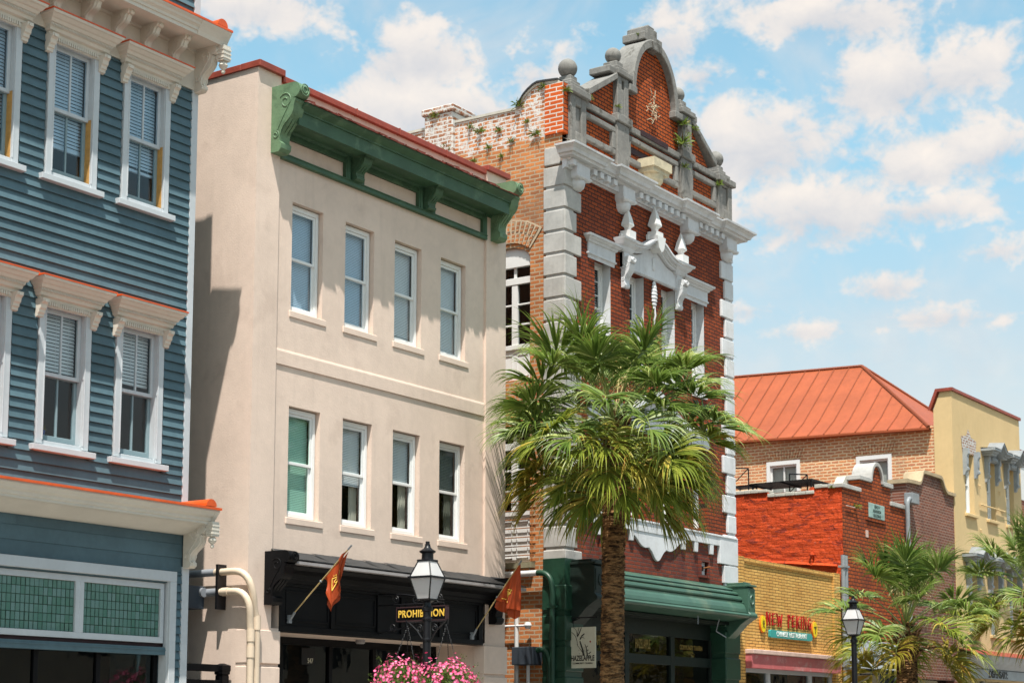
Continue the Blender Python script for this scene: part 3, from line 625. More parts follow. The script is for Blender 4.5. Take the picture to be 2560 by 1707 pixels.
for a, b in ((B0 - .012, 19.30), (24.44, B1 + .03)):
    for z in (2.63, 2.10, 1.57, 1.04, .51): m = MB(); m.box(a, b, -.035, .2, z, z + .48); m.build('rusticated_block', 'stucco', beige, bevel=.008)
m = MB(); m.prism([(.05, 7.09), (.021, 7.09), (.021, 7.29), (.03, 7.325), (.05, 7.33)], 'x', 19.132, 24.498); m.build('string_course', 'stucco', beige, bevel=.006)
m = MB()
m.box(B0 - .03, 19.16, -.06, .34, 11.50, 11.60); m.box(19.162, 24.47, -.02, .34, 11.43, 11.528); m.box(24.472, B1 + .06, -.06, .34, 11.50, 11.595); m.box(B0 - .03, B0 + .32, .342, 16, 11.50, 11.597); m.box(B1 - .3, B1 + .06, .342, 16, 11.50, 11.593)
for x in (20.9, 22.0, 23.3): m.box(x, x + .012, -.028, .345, 11.42, 11.545)
m.build('coping', 'rust_coping', beige, bevel=.006)
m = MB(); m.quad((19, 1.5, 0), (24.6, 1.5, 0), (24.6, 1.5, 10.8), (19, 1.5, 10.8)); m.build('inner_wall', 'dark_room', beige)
def sash_window(x0, x1, z0, z1, yf, parent, zm, blind_z, glassm, blind_tint='blind_white', fw=.055, nx=1, nz=1, frame='white_frame', sill=None, slat=.026):
    """double-hung window set back in its opening: frame, two sashes, panes, blind"""
    m = MB(); m.box(x0, x0 + fw, yf, yf + .07, z0, z1); m.box(x1 - fw, x1, yf, yf + .07, z0, z1); m.box(x0 + fw, x1 - fw, yf, yf + .069, z1 - fw * 1.3, z1); m.box(x0 + fw, x1 - fw, yf, yf + .069, z0, z0 + fw)
    m.box(x0 + fw * .45, x0 + fw * .55, yf - .006, yf, z0, z1); m.box(x1 - fw * .55, x1 - fw * .45, yf - .006, yf, z0, z1)
    w = m.build('window', frame, parent, org=(x0, 0, z0), bevel=.003)
    for a, b, y in ((zm - .02, z1 - fw * 1.3, yf + .02), (z0 + fw, zm + .02, yf + .045)):
        s = MB(); t = .042; A, B = x0 + fw, x1 - fw
        s.box(A, A + t, y, y + .03, a, b); s.box(B - t, B, y, y + .03, a, b); s.box(A + t, B - t, y, y + .029, b - t, b); s.box(A + t, B - t, y, y + .029, a, a + t)
        for i in range(1, nx): X = A + (B - A) * i / nx; s.box(X - .009, X + .009, y + .004, y + .026, a + t, b - t)
        for j in range(1, nz): Z = a + (b - a) * j / nz; s.box(A + t, B - t, y + .005, y + .025, Z - .009, Z + .009)
        s.build('sash', frame, w, bevel=.003)
        g = MB(); g.quad((A + t - .003, y + .015, a + t - .003), (B - t + .003, y + .015, a + t - .003), (B - t + .003, y + .015, b - t + .003), (A + t - .003, y + .015, b - t + .003)); g.build('pane', glassm, w)
    if blind_z is not None:
        m = MB(); z = z1 - fw * 1.3; yb = yf + .11
        while z > blind_z:
            m.add([(x0 + .06, yb, z - .011), (x1 - .06, yb, z - .011), (x1 - .06, yb + .005, z + .0125), (x0 + .06, yb + .005, z + .0125)], [(0, 1, 2, 3)]); z -= slat
        m.box(x0 + .06, x1 - .06, yb, yb + .02, blind_z - .03, blind_z - .008); m.build('blind', blind_tint, w)
    return w
zm_u, zm_l = 8.80, 5.66
for i, x in enumerate(bw):
    w = sash_window(x + .015, x + .70, 7.975, 9.635, .13, beige, zm_u, [8.0, 8.0, 8.12, 8.05][i], 'glass_blue' if i < 2 else 'glass')
    m = MB(); m.box(x - .04, x + .80, .026, .06, 7.855, 7.955); m.build('sill', 'stucco', w, bevel=.008)
    w = sash_window(x + .015, x + .70, 4.84, 6.485, .13, beige, zm_l, [4.87, 5.52, 5.7, 5.75][i], ['glass_green', 'glass', 'glass', 'glass_dark'][i])
    m = MB(); m.box(x - .04, x + .80, .026, .06, 4.715, 4.815); m.build('sill', 'stucco', w, bevel=.008)
    if i:
        m = MB(); n_ = 12; L0, L1 = x + .46, x + .64
        for j in range(n_):
            a, b = L0 + (L1 - L0) * j / n_, L0 + (L1 - L0) * (j + 1) / n_; ya, yb2 = .30 + .02 * math.sin(j * 1.9), .30 + .02 * math.sin((j + 1) * 1.9); m.quad((a, ya, 4.86), (b, yb2, 4.86), (b, yb2, 6.44), (a, ya, 6.44))
        m.build('curtain', 'render_cream', w)
# green cornice
m = MB(); m.box(19.14, 24.49, -.03, .045, 10.235, 10.305); m.box(19.145, 24.485, -.045, .04, 10.30, 10.318)
for a in (19.18, 20.64, 20.98, 22.52, 22.86, 24.37): m.box(a, a + .115, -.028, .045, 10.305, 10.70); m.box(a + .035, a + .08, -.04, .04, 10.31, 10.70)
m.box(19.14, 24.49, -.012, .045, 10.58, 10.70)
trim = m.build('panel_trim', 'green_paint', beige, bevel=.004)
prof = [(.02, 10.66), (.05, 10.665), (.07, 10.70), (.40, 10.705), (.40, 10.665), (.43, 10.665), (.43, 10.865), (.455, 10.87), (.455, 10.89), (.47, 10.90), (.52, 10.935), (.56, 10.955), (.57, 10.985)]
m = MB(); m.mould(prof, 19.10, 24.62, y=.03, left=False, right=False); gc = m.build('cornice', 'green_paint', beige)
m = MB(); m.add([(19.10, -.545, 10.99), (24.65, -.545, 10.99), (24.65, .04, 11.12), (19.10, .04, 11.12)], [(0, 1, 2, 3)])
x = 19.12
while x < 24.62:          # torn and lifted metal edge
    w = random.uniform(.03, .22); d = random.uniform(.0, .022) if random.random() < .6 else random.uniform(.02, .045); e = random.uniform(-.02, .012)
    m.add([(x, -.575 + e, 10.985 + d * .5), (min(x + w, 24.65), -.575 + e, 10.985 + d * random.uniform(.3, 1)), (min(x + w, 24.65), -.30, 11.045 + d), (x, -.30, 11.045 + d), (x, -.57 + e, 10.975), (min(x + w, 24.65), -.57 + e, 10.975)], [(0, 1, 2, 3), (4, 5, 1, 0)]); x += w * .95
m.build('roof_strip', 'rust_coping', beige)
def big_console(xc, zt, h, p, w, mat, name, parent, y=0.0):
    m = MB(); m.prism(console(zt, h, p, y, head=.235, foot=.30), 'x', xc - w / 2, xc + w / 2)
    for q in (-.30, 0, .30):      # reeded front
        m.prism(console(zt - h * .235, h * .735, p * .855, y, head=.10, foot=.33), 'x', xc + q * w - w * .11, xc + q * w + w * .11)
    r = h * .235 / 2
    for sd in (-1, 1):
        X = xc + sd * (w / 2 + .001)
        m.tube(spiral(y - p * .50, zt - h * .26, h * .125, 1.3, X, a0=.6), h * .010, 5); m.tube(spiral(y - p * .17, zt - h * .74, h * .06, 1.2, X, a0=2), h * .010, 5)
        m.tube([(X, y - p * .60, zt - h * .34), (X, y - p * .38, zt - h * .52), (X, y - p * .22, zt - h * .68)], h * .010, 5)
    for rr in (r * .72, r * .4): m.tube([(xc + rr * math.cos(t * .5236), y - p - .002, zt - r + rr * math.sin(t * .5236)) for t in range(13)], h * .010, 5)
    return m.build(name, mat, parent, smooth=True)
big_console(19.035, 11.27, 1.02, .56, .225, 'green_aged', 'bracket', gc); big_console(24.735, 11.27, 1.02, .56, .225, 'green_aged', 'bracket', gc)
for xc in (20.885, 22.765): big_console(xc, 10.78, .46, .34, .20, 'green_paint', 'bracket', gc)
# black shop cornice
m = MB(); m.mould([(.0, 3.82), (.05, 3.83), (.07, 3.88), (.10, 3.90), (.13, 3.96), (.30, 4.00), (.36, 4.045), (.38, 4.085)], 19.18, 24.60, left=False, right=False); sc = m.build('shop_cornice', 'black_paint', beige)
m = MB(); m.mould([(.0, 4.062), (.42, 4.062), (.44, 4.07), (.44, 4.112)], 19.18, 25.12, left=False, right=False); m.build('drip_edge', 'grey_lip', sc)
m = MB(); m.add([(19.1, -.43, 4.13), (25.13, -.43, 4.13), (25.13, .04, 4.30), (19.1, .04, 4.30), (19.1, -.43, 4.145), (25.13, -.43, 4.145)], [(0, 1, 5, 4), (4, 5, 2, 3)])
x = 19.1
while x < 25.1:
    w = random.uniform(.2, .5); d = random.uniform(.004, .02); m.add([(x, -.436, 4.12 + d), (min(x + w, 25.13), -.436, 4.12 + d), (min(x + w, 25.13), .02, 4.30 + d), (x, .02, 4.30 + d)], [(0, 1, 2, 3)]); x += w * .93
m.build('roof_strip', 'black_weathered', sc)
m = MB(); m.box(19.295, 24.435, .02, .22, 3.115, 3.86); m.box(19.295, 24.435, -.015, .02, 3.115, 3.20); m.box(19.295, 24.435, -.016, .02, 3.79, 3.86)
for a, b in ((19.295, 19.42), (20.46, 20.56), (21.58, 21.68), (22.18, 22.28), (23.2, 23.3), (24.31, 24.435)): m.box(a, b, -.013, .02, 3.2, 3.79)
for a, b in ((19.42, 20.46), (20.56, 21.58), (22.28, 23.2), (23.3, 24.31)): m.box(a + .03, b - .03, .003, .02, 3.27, 3.30); m.box(a + .03, b - .03, .003, .02, 3.70, 3.73); m.box(a + .03, a + .06, .003, .02, 3.3, 3.7); m.box(b - .06, b - .03, .003, .02, 3.3, 3.7)
m.build('fascia', 'black_paint', beige, bevel=.004)
big_console(19.075, 4.26, .78, .48, .215, 'black_paint', 'bracket', sc); big_console(24.715, 4.26, .78, .48, .215, 'black_paint', 'bracket', sc)
m = MB(); m.box(19.295, 24.44, .222, 1.2, 3.118, 3.20); m.build('soffit', 'stucco', beige)
m = MB(); m.box(19.29, 24.45, 1.0, 1.06, 3.0, 3.116)
for x in (19.30, 20.35, 20.42, 21.6, 22.7, 23.5, 24.36): m.box(x, x + .08, .99, 1.07, 0, 3.0)
m.box(19.3, 24.44, .995, 1.065, .1, .55); sf = m.build('shop_front', 'black_paint', beige)
m = MB(); m.quad((19.3, 1.03, .5), (24.44, 1.03, .5), (24.44, 1.03, 3.0), (19.3, 1.03, 3.0)); m.build('pane', 'glass_dark', sf)
m = MB(); m.box(20.95, 21.27, 1.005, 1.012, 2.70, 2.96); nf = m.build('number_plate', 'dark_room', sf)
text('547', .11, 'sign_cream', 'number', sf, (21.15, 1.0, 2.76), sx=.8)
m = MB(); m.lathe([(.06, 3.05), (.08, 3.07), (.08, 3.116)], 21.9, .6, 12); m.lathe([(.06, 3.05), (.08, 3.07), (.08, 3.116)], 23.6, .6, 12); m.build('ceiling_lamp', 'grey_lip', beige, smooth=True)

# ---- cream conduits, meter box and gate in the alley
def conduit(label, pts, clamps, group=None):
    t = thing('conduit_pipe', label, 'pipe', pts[-1], group)
    m = MB(); m.tube(pts, .052, 12); m.build('pipe', 'pipe_cream', t, smooth=True)
    return t
def bend(p0, c, p1, n=8): return [tuple((1 - u) ** 2 * p0[i] + 2 * u * (1 - u) * c[i] + u * u * p1[i] for i in range(3)) for u in [j / n for j in range(n + 1)]]
t1 = conduit('taller cream conduit pipe bending down the beige wall corner', [(18.50, 1.5, 3.94), (18.50, .2, 3.94)] + bend((18.50, .15, 3.94), (18.50, -.22, 3.94), (18.66, -.10, 3.40)) + [(18.72, -.10, 3.25), (18.72, -.10, .1)], 0)
m = MB(); m.tube([(18.50, 2.3, 3.94), (18.50, .52, 3.94)], .056, 12); m.build('grey_sleeve', 'pipe_grey', t1, smooth=True)
for a, b in (((18.50, .50, 3.94), (18.50, .40, 3.94)), ((18.715, -.10, 3.30), (18.72, -.10, 3.10))): m = MB(); m.tube([a, b], .062, 12); m.build('coupling', 'pipe_cream', t1, smooth=True)
t2 = conduit('shorter cream conduit pipe coming out of the dark box', [(18.49, .7, 3.65), (18.49, .16, 3.65)] + bend((18.49, .14, 3.65), (18.49, -.20, 3.65), (18.58, -.10, 3.20)) + [(18.60, -.10, 3.05), (18.60, -.10, .1)], 0)
for a, b in (((18.49, .36, 3.65), (18.49, .24, 3.65)), ((18.595, -.10, 3.10), (18.60, -.10, 2.93)), ((18.60, -.10, 2.86), (18.60, -.10, 2.70))): m = MB(); m.tube([a, b], .062, 12); m.build('coupling', 'pipe_cream', t2, smooth=True)
m = MB(); m.tube([(18.49, .42, 3.65), (18.49, .72, 3.65)], .060, 12); m.build('grey_sleeve', 'pipe_grey', t2, smooth=True)
m = MB(); m.box(18.42, 18.60, .40, .44, 3.40, 4.05)
br = m.build('pipe_hanger', 'iron_black'); tag(br, 'black iron hanger strap holding both conduits to the beige wall', 'bracket')
t = thing('junction_box', 'dark grey electrical box in the alley with a pale pipe below', 'electrical box', (18.2, .95, 3.41))
m = MB(); m.box(18.05, 18.45, .68, 1.25, 3.41, 3.74); m.build('box', 'dark_box', t, bevel=.008); m = MB(); m.tube([(18.30, 1.0, 3.42), (18.30, 1.0, .1)], .055, 12); m.build('down_pipe', 'pipe_white', t, smooth=True)
m = MB(); m.tube([(18.40, .72, 3.65), (18.40, .64, 3.65)], .07, 10); m.build('connector', 'pipe_grey', t, smooth=True)
t = thing('alley_gate', 'black timber gate with square posts closing the narrow alley', 'gate', (17.9, .3, 0))
m = MB(); m.box(17.44, 18.36, .27, .37, 2.50, 2.60); m.box(17.44, 18.5, .28, .36, 2.28, 2.38)
for i in range(9): m.box(17.45 + i * .1, 17.53 + i * .1, .29, .35, .2, 2.28)
m.build('rail', 'black_paint', t, bevel=.006)
for x in (17.44, 18.40):
    m = MB(); m.box(x, x + .13, .24, .38, .0, 2.45); m.lathe([(.08, 2.45), (.11, 2.47), (.11, 2.50), (.12, 2.52), (.12, 2.59), (.03, 2.62)], x + .065, .31, 4, rot=.785); m.build('post', 'black_paint', t)

# ---- flags
def flag(label, foot, tip, drop, tipdrop, width, emblem, seed):
    f = thing('flag', label, 'flag', foot, 'rust red flags on slanting poles over the black shopfront')
    F, T = Vector(foot), Vector(tip); d = (T - F)
    m = MB(); m.tube([F, T], .0105, 8); m.build('pole', 'brass_pole', f, smooth=True)
    m = MB(); m.tube([F - Vector((0, .0, .03)), F + d * .07], .019, 8); m.box(foot[0] - .03, foot[0] + .03, foot[1], foot[1] + .06, foot[2] - .09, foot[2] + .03); m.build('holder', 'galv', f)
    m = MB(); m.tube([T - d * .06, T], .015, 8); m.sphere(F + d * .5, .022, 8, 6); m.build('finial', 'galv', f, smooth=True)
    rnd = random.Random(seed); nu, nv = 22, 26; vs = []
    a0, a1 = (.50, .97) if emblem else (.54, .93)
    for j in range(nv + 1):
        v = j / nv
        for i in range(nu + 1):
            u = i / nu; s = a0 + (a1 - a0) * u
            top = F + d * s
            # the fly falls straight down; gathered folds grow towards the lower hem
            L = drop * (.05 + .95 * u) if emblem else drop * max(.06, (u / .35 if u < .35 else 1 - (u - .35) / .65 * .86))
            px = top + Vector((0, 0, -L * v))
            g = v ** 1.2
            px.y += (F + d * (a0 + .35 * (a1 - a0))).y * 0 + g * (.5 - u) * d.y * (a1 - a0) * width
            px.x += g * .075 * math.sin(u * 10 + 1.3 * v + seed) + g * .035 * math.sin(u * 23 + seed)
            px.z += g * (.5 - abs(u - .5)) * -tipdrop
            vs.append(px)
    m = MB(); m.add(vs, [(j * (nu + 1) + i, j * (nu + 1) + i + 1, (j + 1) * (nu + 1) + i + 1, (j + 1) * (nu + 1) + i) for j in range(nv) for i in range(nu)])
    c = m.build('cloth', 'flag_red', f, smooth='all')
    # the doubled-over fabric behind hangs a little lower
    vb = []
    for j in range(nv + 1):
        for i in range(nu + 1):
            q = vs[j * (nu + 1) + i]; v = j / nv; u = i / nu; vb.append(q + Vector((.03 + .04 * v + .03 * math.sin(u * 8 + seed), .05 * v, -.16 * v * (.4 + .6 * math.sin(u * 5 + seed) ** 2))))
    m = MB(); m.add(vb, [(j * (nu + 1) + i, j * (nu + 1) + i + 1, (j + 1) * (nu + 1) + i + 1, (j + 1) * (nu + 1) + i) for j in range(nv) for i in range(nu)])
    m.build('back_fold', 'flag_red', f, smooth='all')
    # gold emblem stitched on, following the folds
    def P(u, v):
        i, j = min(nu - 1, int(u * nu)), min(nv - 1, int(v * nv)); fu, fv = u * nu - i, v * nv - j
        a, b, cc, dd = (vs[j * (nu + 1) + i], vs[j * (nu + 1) + i + 1], vs[(j + 1) * (nu + 1) + i], vs[(j + 1) * (nu + 1) + i + 1])
        return a * (1 - fu) * (1 - fv) + b * fu * (1 - fv) + cc * (1 - fu) * fv + dd * fu * fv + Vector((-.008, -.002, 0))
    m = MB()
    def stroke(pts, r=.006):
        m.tube([P(*q) for q in pts], r, 4)
    stroke([(.42, .35), (.42, .46), (.42, .58), (.42, .68)], .008); stroke([(.42, .35), (.5, .42), (.58, .5), (.66, .56)], .008); stroke([(.42, .68), (.5, .62), (.58, .56), (.68, .46)], .008)
    stroke([(.55 + .10 * math.cos(t) * (1 - t / 12), .52 + .07 * math.sin(t) * (1 - t / 12)) for t in [k2 * .6 for k2 in range(16)]], .007)
    for k2 in range(11 if emblem else 0):
        u = .16 + k2 * .04; stroke([(u, .60 + k2 * .018), (u + .006, .64 + k2 * .018), (u + .02, .63 + k2 * .018)], .005)
    for k2 in range(5 if emblem else 2): stroke([(.46 + k2 * .05, .30 + k2 * .035), (.47 + k2 * .05, .35 + k2 * .035), (.49 + k2 * .05, .33 + k2 * .035)], .006)
    m.build('emblem', 'gold', c)
    return f
flag('rust red furled flag bunched on its slanting pole over the black shopfront', (19.52, -.03, 3.33), (19.52, -1.18, 4.33), .54, .08, .35, False, 1)
flag('rust red flag hanging open with a gold emblem and small gold lettering', (24.12, -.03, 3.29), (24.12, -1.02, 4.49), .80, .10, .12, True, 4)

# ---- hanging bar sign
t = thing('hanging_sign', 'black projecting bar sign with gold capitals behind the lamp post', 'sign', (21.6, -.2, 3.3))
m = MB(); m.box(21.565, 21.635, -1.36, -.40, 3.355, 3.575); m.build('board', 'black_paint', t, bevel=.004)
m = MB()
for z in (3.355, 3.567): m.box(21.558, 21.642, -1.365, -.395, z - .006, z + .012)
for y in (-1.365, -.41): m.box(21.558, 21.642, y, y + .016, 3.36, 3.57)
m.build('border', 'dark_wood', t)
text('PROHIBITION', .155, 'gold', 'lettering', t, (21.562, -.885, 3.462), face='left', sx=.86, bold=.0032, space=1.12)
m = MB(); m.tube([(21.6, -.02, 3.80), (21.6, -.5, 3.78), (21.6, -1.3, 3.66)], .012, 6); m.tube([(21.6, -.02, 3.62), (21.6, -1.3, 3.62)], .012, 6)
for y0 in (-.45, -.95, -1.3): m.tube([(21.6, y0, 3.62), (21.6, y0, 3.575)], .008, 6)
for yc, zc, a in ((-.35, 3.70, 0), (-.75, 3.70, 2.5), (-1.2, 3.69, 1)): m.tube([(21.6, p[1], p[2]) for p in spiral(yc, zc, .075, 1.5, 21.6, a0=a)], .009, 5)
m.tube([(21.6, -.02, 3.18), (21.6, -.5, 3.25), (21.6, -.9, 3.33)], .012, 6); m.tube([(21.6, p[1], p[2]) for p in spiral(-.3, 3.27, .07, 1.5, 21.6, a0=3)], .009, 5)
m.build('scroll_arm', 'iron_black', t)

# ================================================================= gabled brick tavern
T0, T1 = 26.99, 33.80
tav = thing('brick_tavern', 'tall red brick building with stone gable, ball finials and dark green tavern front', 'building', (27, 0, 0))
wx = [(28.10, 28.72), (29.42, 30.01), (30.69, 31.28), (31.97, 32.56)]
hu = [(a, b, 8.75, 10.77) for a, b in wx]; hl = [(a, b, 5.86, 7.55) for a, b in wx]
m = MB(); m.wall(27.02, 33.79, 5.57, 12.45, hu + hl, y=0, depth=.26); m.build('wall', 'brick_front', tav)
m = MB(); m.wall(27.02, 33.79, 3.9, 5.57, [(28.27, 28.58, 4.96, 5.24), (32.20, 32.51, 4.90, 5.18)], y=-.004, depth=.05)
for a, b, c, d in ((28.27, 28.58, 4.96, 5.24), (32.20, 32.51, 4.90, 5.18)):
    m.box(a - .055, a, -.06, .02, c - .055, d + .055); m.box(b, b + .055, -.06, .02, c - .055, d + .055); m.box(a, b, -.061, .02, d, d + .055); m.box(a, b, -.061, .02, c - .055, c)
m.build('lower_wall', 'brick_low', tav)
for a, b, c, d in ((28.27, 28.58, 4.96, 5.24), (32.20, 32.51, 4.90, 5.18)):
    m = MB(); m.box(a, b, .04, .07, c, d); pl = m.build('anchor_plate', 'white_stone', tav)
    m = MB(); xc, zc = (a + b) / 2, (c + d) / 2; m.box(xc - .03, xc + .03, .0, .045, zc - .05, zc + .05); m.build('washer', 'iron_black', pl); m = MB(); m.tube([(xc, .03, zc), (xc + .03, -.16, zc + .03)], .014, 6); m.build('bolt', 'iron_rust', pl)
# side wall facing the beige roof, with curved parapet and chimney stub
top = [(.12, 13.0), (.12, 13.96), (.43, 13.99), (.60, 14.0), (.70, 13.97), (.82, 13.90), (.92, 13.82), (1.0, 13.72), (1.08, 13.62), (2.56, 13.64), (16, 13.64)]
m = MB(); pa = (.80, 1.72)      # opening of the alley windows (in y)
ym = [(4.80, 8.26), (8.28, 10.93)]
m.wall(.05, 16, 0, 4.70, y=27.03, axis='y'); m.wall(.05, 16, 4.70, 12.9, [(.78, 1.75, 4.80, 7.40), (.78, 1.75, 8.28, 10.88)], y=27.03, axis='y', depth=.16)
p2 = [(.05, 12.9)] + [(.05, 12.95), (.12, 12.95)] + top[1:] + [(16, 12.9)]
m.add([(27.03, y, z) for y, z in p2], [tuple(range(len(p2)))]); m.add([(27.33, y, z) for y, z in p2], [tuple(range(len(p2)))])
m.build('side_wall', 'brick_side', tav)
m = MB(); tp = top[1:]
for (a, b), (c, d) in zip(tp, tp[1:]): m.add([(27.0, a, b - .015), (27.36, a, b - .015), (27.36, c, d - .015), (27.0, c, d - .015), (27.0, a, b + .035), (27.36, a, b + .035), (27.36, c, d + .035), (27.0, c, d + .035)], [(0, 1, 5, 4), (4, 5, 6, 7), (0, 4, 7, 3), (1, 2, 6, 5), (0, 3, 2, 1), (2, 3, 7, 6)])
m.build('parapet_coping', 'render_grey', tav)
m = MB(); m.prism([(a, b + .034) for a, b in tp[:8]] + [(a, b + .07) for a, b in tp[:8]][::-1], 'x', 26.97, 27.40); m.build('lead_cap', 'black_weathered', tav)
m = MB(); m.box(26.93, 27.62, 2.58, 3.28, 12.6, 13.86); m.box(26.885, 27.66, 2.53, 3.33, 13.862, 14.0); m.build('chimney', 'brick_chimney_y', tav, bevel=.02)
m = MB(); m.box(26.985, 27.16, .0, .42, 12.95, 13.94); m.build('new_brick_pier', 'brick_new_y', tav)
m = MB(); m.quad((26.99, -.004, 12.95), (27.163, -.004, 12.95), (27.163, -.004, 13.938), (26.99, -.004, 13.938)); m.build('new_brick_face', 'brick_new_x', tav)
m = MB(); m.quad((33.79, .05, 0), (33.79, 16, 0), (33.79, 16, 13), (33.79, .05, 13)); m.quad((27.03, 16, 0), (33.79, 16, 0), (33.79, 16, 13), (27.03, 16, 13)); m.quad((27.3, .3, 12.6), (33.79, .3, 12.6), (33.79, 16, 12.6), (27.3, 16, 12.6)); m.build('rear_wall', 'roof_dark', tav)
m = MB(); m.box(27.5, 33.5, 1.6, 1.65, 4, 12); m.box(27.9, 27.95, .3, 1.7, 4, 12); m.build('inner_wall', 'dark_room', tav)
# segmental brick arches over the alley windows
m = MB()
for zc, in ((10.55,),):
    for rr, n in ((.10, 11), (.33, 13)):
        for i in range(n):
            a = math.pi * (.30 + .40 * (i + .5) / n); R0 = .78 + rr; yc, zz = 1.26, 10.18
            u = Vector((0, math.cos(a), math.sin(a))); t = Vector((0, -math.sin(a), math.cos(a))); c = Vector((0, yc, zz)); w = .030
            q = [c + u * (R0 - .10) - t * w, c + u * (R0 - .10) + t * w, c + u * (R0 + .10) + t * w * 1.1, c + u * (R0 + .10) - t * w * 1.1]
            m.add([(27.0, v.y, v.z) for v in q] + [(27.05, v.y, v.z) for v in q], [(0, 1, 2, 3), (0, 4, 5, 1), (1, 5, 6, 2), (2, 6, 7, 3), (3, 7, 4, 0)])
m.build('window_arch', 'brick_side', tav)
# alley windows
def alley_window(z0, z1, zt, zp):
    X = 27.12; y0, y1 = .78, 1.75
    m = MB(); m.box(X, X + .08, y0, y0 + .045, z0, z1); m.box(X, X + .08, y1 - .05, y1, z0, z1); m.box(X + .001, X + .08, y0 + .045, y1 - .05, z1 - .06, z1); m.box(X - .02, X + .07, y0 + .045, y1 - .05, zt, zt + .13)
    ymid = (y0 + y1) / 2 - .07
    m.box(X - .01, X + .07, ymid - .065, ymid + .065, zp, zt); m.box(X + .01, X + .06, ymid - .03, ymid + .03, zt + .13, z1 - .06); m.box(X - .03, X + .085, y0 + .04, y1, zp - .09, zp)
    for j in range(1, 3):
        Z = zp + (zt - zp) * j / 3; m.box(X + .005, X + .06, y0 + .045, ymid - .065, Z - .016, Z + .016); m.box(X + .005, X + .06, ymid + .065, y1 - .05, Z - .016, Z + .016)
    w = m.build('window', 'bright_white', tav, org=(X, y0, z0), bevel=.004)
    m = MB(); m.quad((X + .035, y0, zp), (X + .035, y1, zp), (X + .035, y1, z1), (X + .035, y0, z1)); m.build('pane', 'glass_dark', w)
    m = MB(); m.box(X + .01, X + .05, y0 + .04, y1, z0, zp - .09)
    for a, b in ((y0 + .10, ymid - .05), (ymid + .05, y1 - .08)):
        m.box(X - .004, X + .01, a, b, zp - .20, zp - .185); m.box(X - .004, X + .01, a, b, z0 + .08, z0 + .095); m.box(X - .004, X + .01, a, a + .015, z0 + .08, zp - .19); m.box(X - .004, X + .01, b - .015, b, z0 + .08, zp - .19)
    m.build('panel', 'bright_white', w); return w
alley_window(8.28, 10.56, 10.16, 8.98); lw = alley_window(4.80, 7.35, 6.95, 5.78)
arc = [(1.265 + .485 * math.cos(a), 10.62 + .25 * math.sin(a)) for a in [math.pi * i / 14 for i in range(15)]]
m = MB(); m.prism(arc + [(.78, 10.50), (1.75, 10.50)][::1], 'x', 27.085, 27.12); m.build('arch_panel', 'bright_white', tav)
m = MB()
for h_ in (arc[:8] + [(1.265, 10.885), (1.752, 10.885)], [(.778, 10.885), (1.265, 10.885)] + arc[7:]): m.prism(h_, 'x', 27.036, 27.16)
m.build('arch_spandrel', 'brick_side', tav)
m = MB(); m.prism([(1.26 + 1.24 * math.cos(a), 10.18 + 1.24 * math.sin(a)) for a in [math.pi * (.29 + .42 * i / 12) for i in range(13)]] + [(1.26 + .79 * math.cos(a), 10.18 + .79 * math.sin(a)) for a in [math.pi * (.29 + .42 * i / 12) for i in range(13)]][::-1], 'x', 27.012, 27.06); m.build('arch_mortar', 'mortar_pale', tav)
m = MB()
for i in range(9):
    z = 4.92 + i * .17; m.tube([(26.98, .62, z), (26.98, 1.72, z)], .010, 5)
m.tube([(26.98, .70, 4.86), (26.98, .70, 6.35)], .008, 5); m.build('window_bars', 'iron_rust', lw)
m = MB(); m.box(26.90, 27.15, .66, 1.9, 4.68, 4.78); m.build('timber_ledge', 'old_wood', tav)
# quoins
def quoins(xa, side):
    m = MB(); z = 12.29; n = 0
    while z > 4.9:
        L = .55 if n % 2 == 1 else .385
        h0, h1 = z - .43 + .052, z
        if n == 0: h1 += .0
        bx = (xa, xa + L, -.055, .43) if side < 0 else (xa - L, xa, -.055, .40)
        c = .022
        a, b, e, f = bx
        if side < 0:
            m.add([(a - .03, e, h0), (b, e, h0), (b, f, h0), (a - .03, f, h0), (a - .03, e, h1 - .0), (b, e, h1), (b, f, h1), (a - .03, f, h1)], [(0, 1, 5, 4), (0, 4, 7, 3), (1, 2, 6, 5), (4, 5, 6, 7), (0, 3, 2, 1)])
        else: m.box(a, b, e, f, h0, h1)
        z -= .43; n += 1
    if side < 0: m.box(xa - .032, xa + .3, .06, .42, 12.33, 12.68)
    m.box(xa - .012 if side < 0 else xa - .33, xa + .33 if side < 0 else xa + .008, -.022, .40, 4.85, 12.28)
    return m
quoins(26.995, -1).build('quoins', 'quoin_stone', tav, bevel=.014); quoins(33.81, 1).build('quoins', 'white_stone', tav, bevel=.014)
# upper windows
for i, (a, b) in enumerate(wx):
    for z0, z1, zm in ((8.75, 10.77, 9.86), (5.86, 7.55, 6.75)):
        sash_window(a, b, z0, z1, .20, tav, zm, z0 + .3 if z0 > 8 else None, 'glass', nx=2, nz=3 if z0 > 8 else 2, fw=.075, slat=.05)
m = MB()
for a, b in wx: m.box(a + .001, a + .012, .02, .21, 8.75, 10.77); m.box(b - .012, b - .001, .02, .21, 8.75, 10.77); m.box(a, b, -.05, .2, 8.66, 8.75)
m.build('window_linings', 'white_stone', tav)
def flat_hood(xa, xb, z, left=True, right=True):
    m = MB(); m.mould([(.015, z), (.02, z + .06), (.05, z + .075), (.05, z + .10), (.03, z + .12), (.03, z + .30), (.06, z + .315), (.075, z + .35), (.10, z + .36), (.13, z + .395), (.15, z + .40), (.16, z + .44)], xa, xb, left=left, right=right); return m
flat_hood(27.86, 28.80, 10.70).build('window_hood', 'white_stone', tav); flat_hood(31.62, 32.62, 10.70).build('window_hood', 'white_stone', tav)
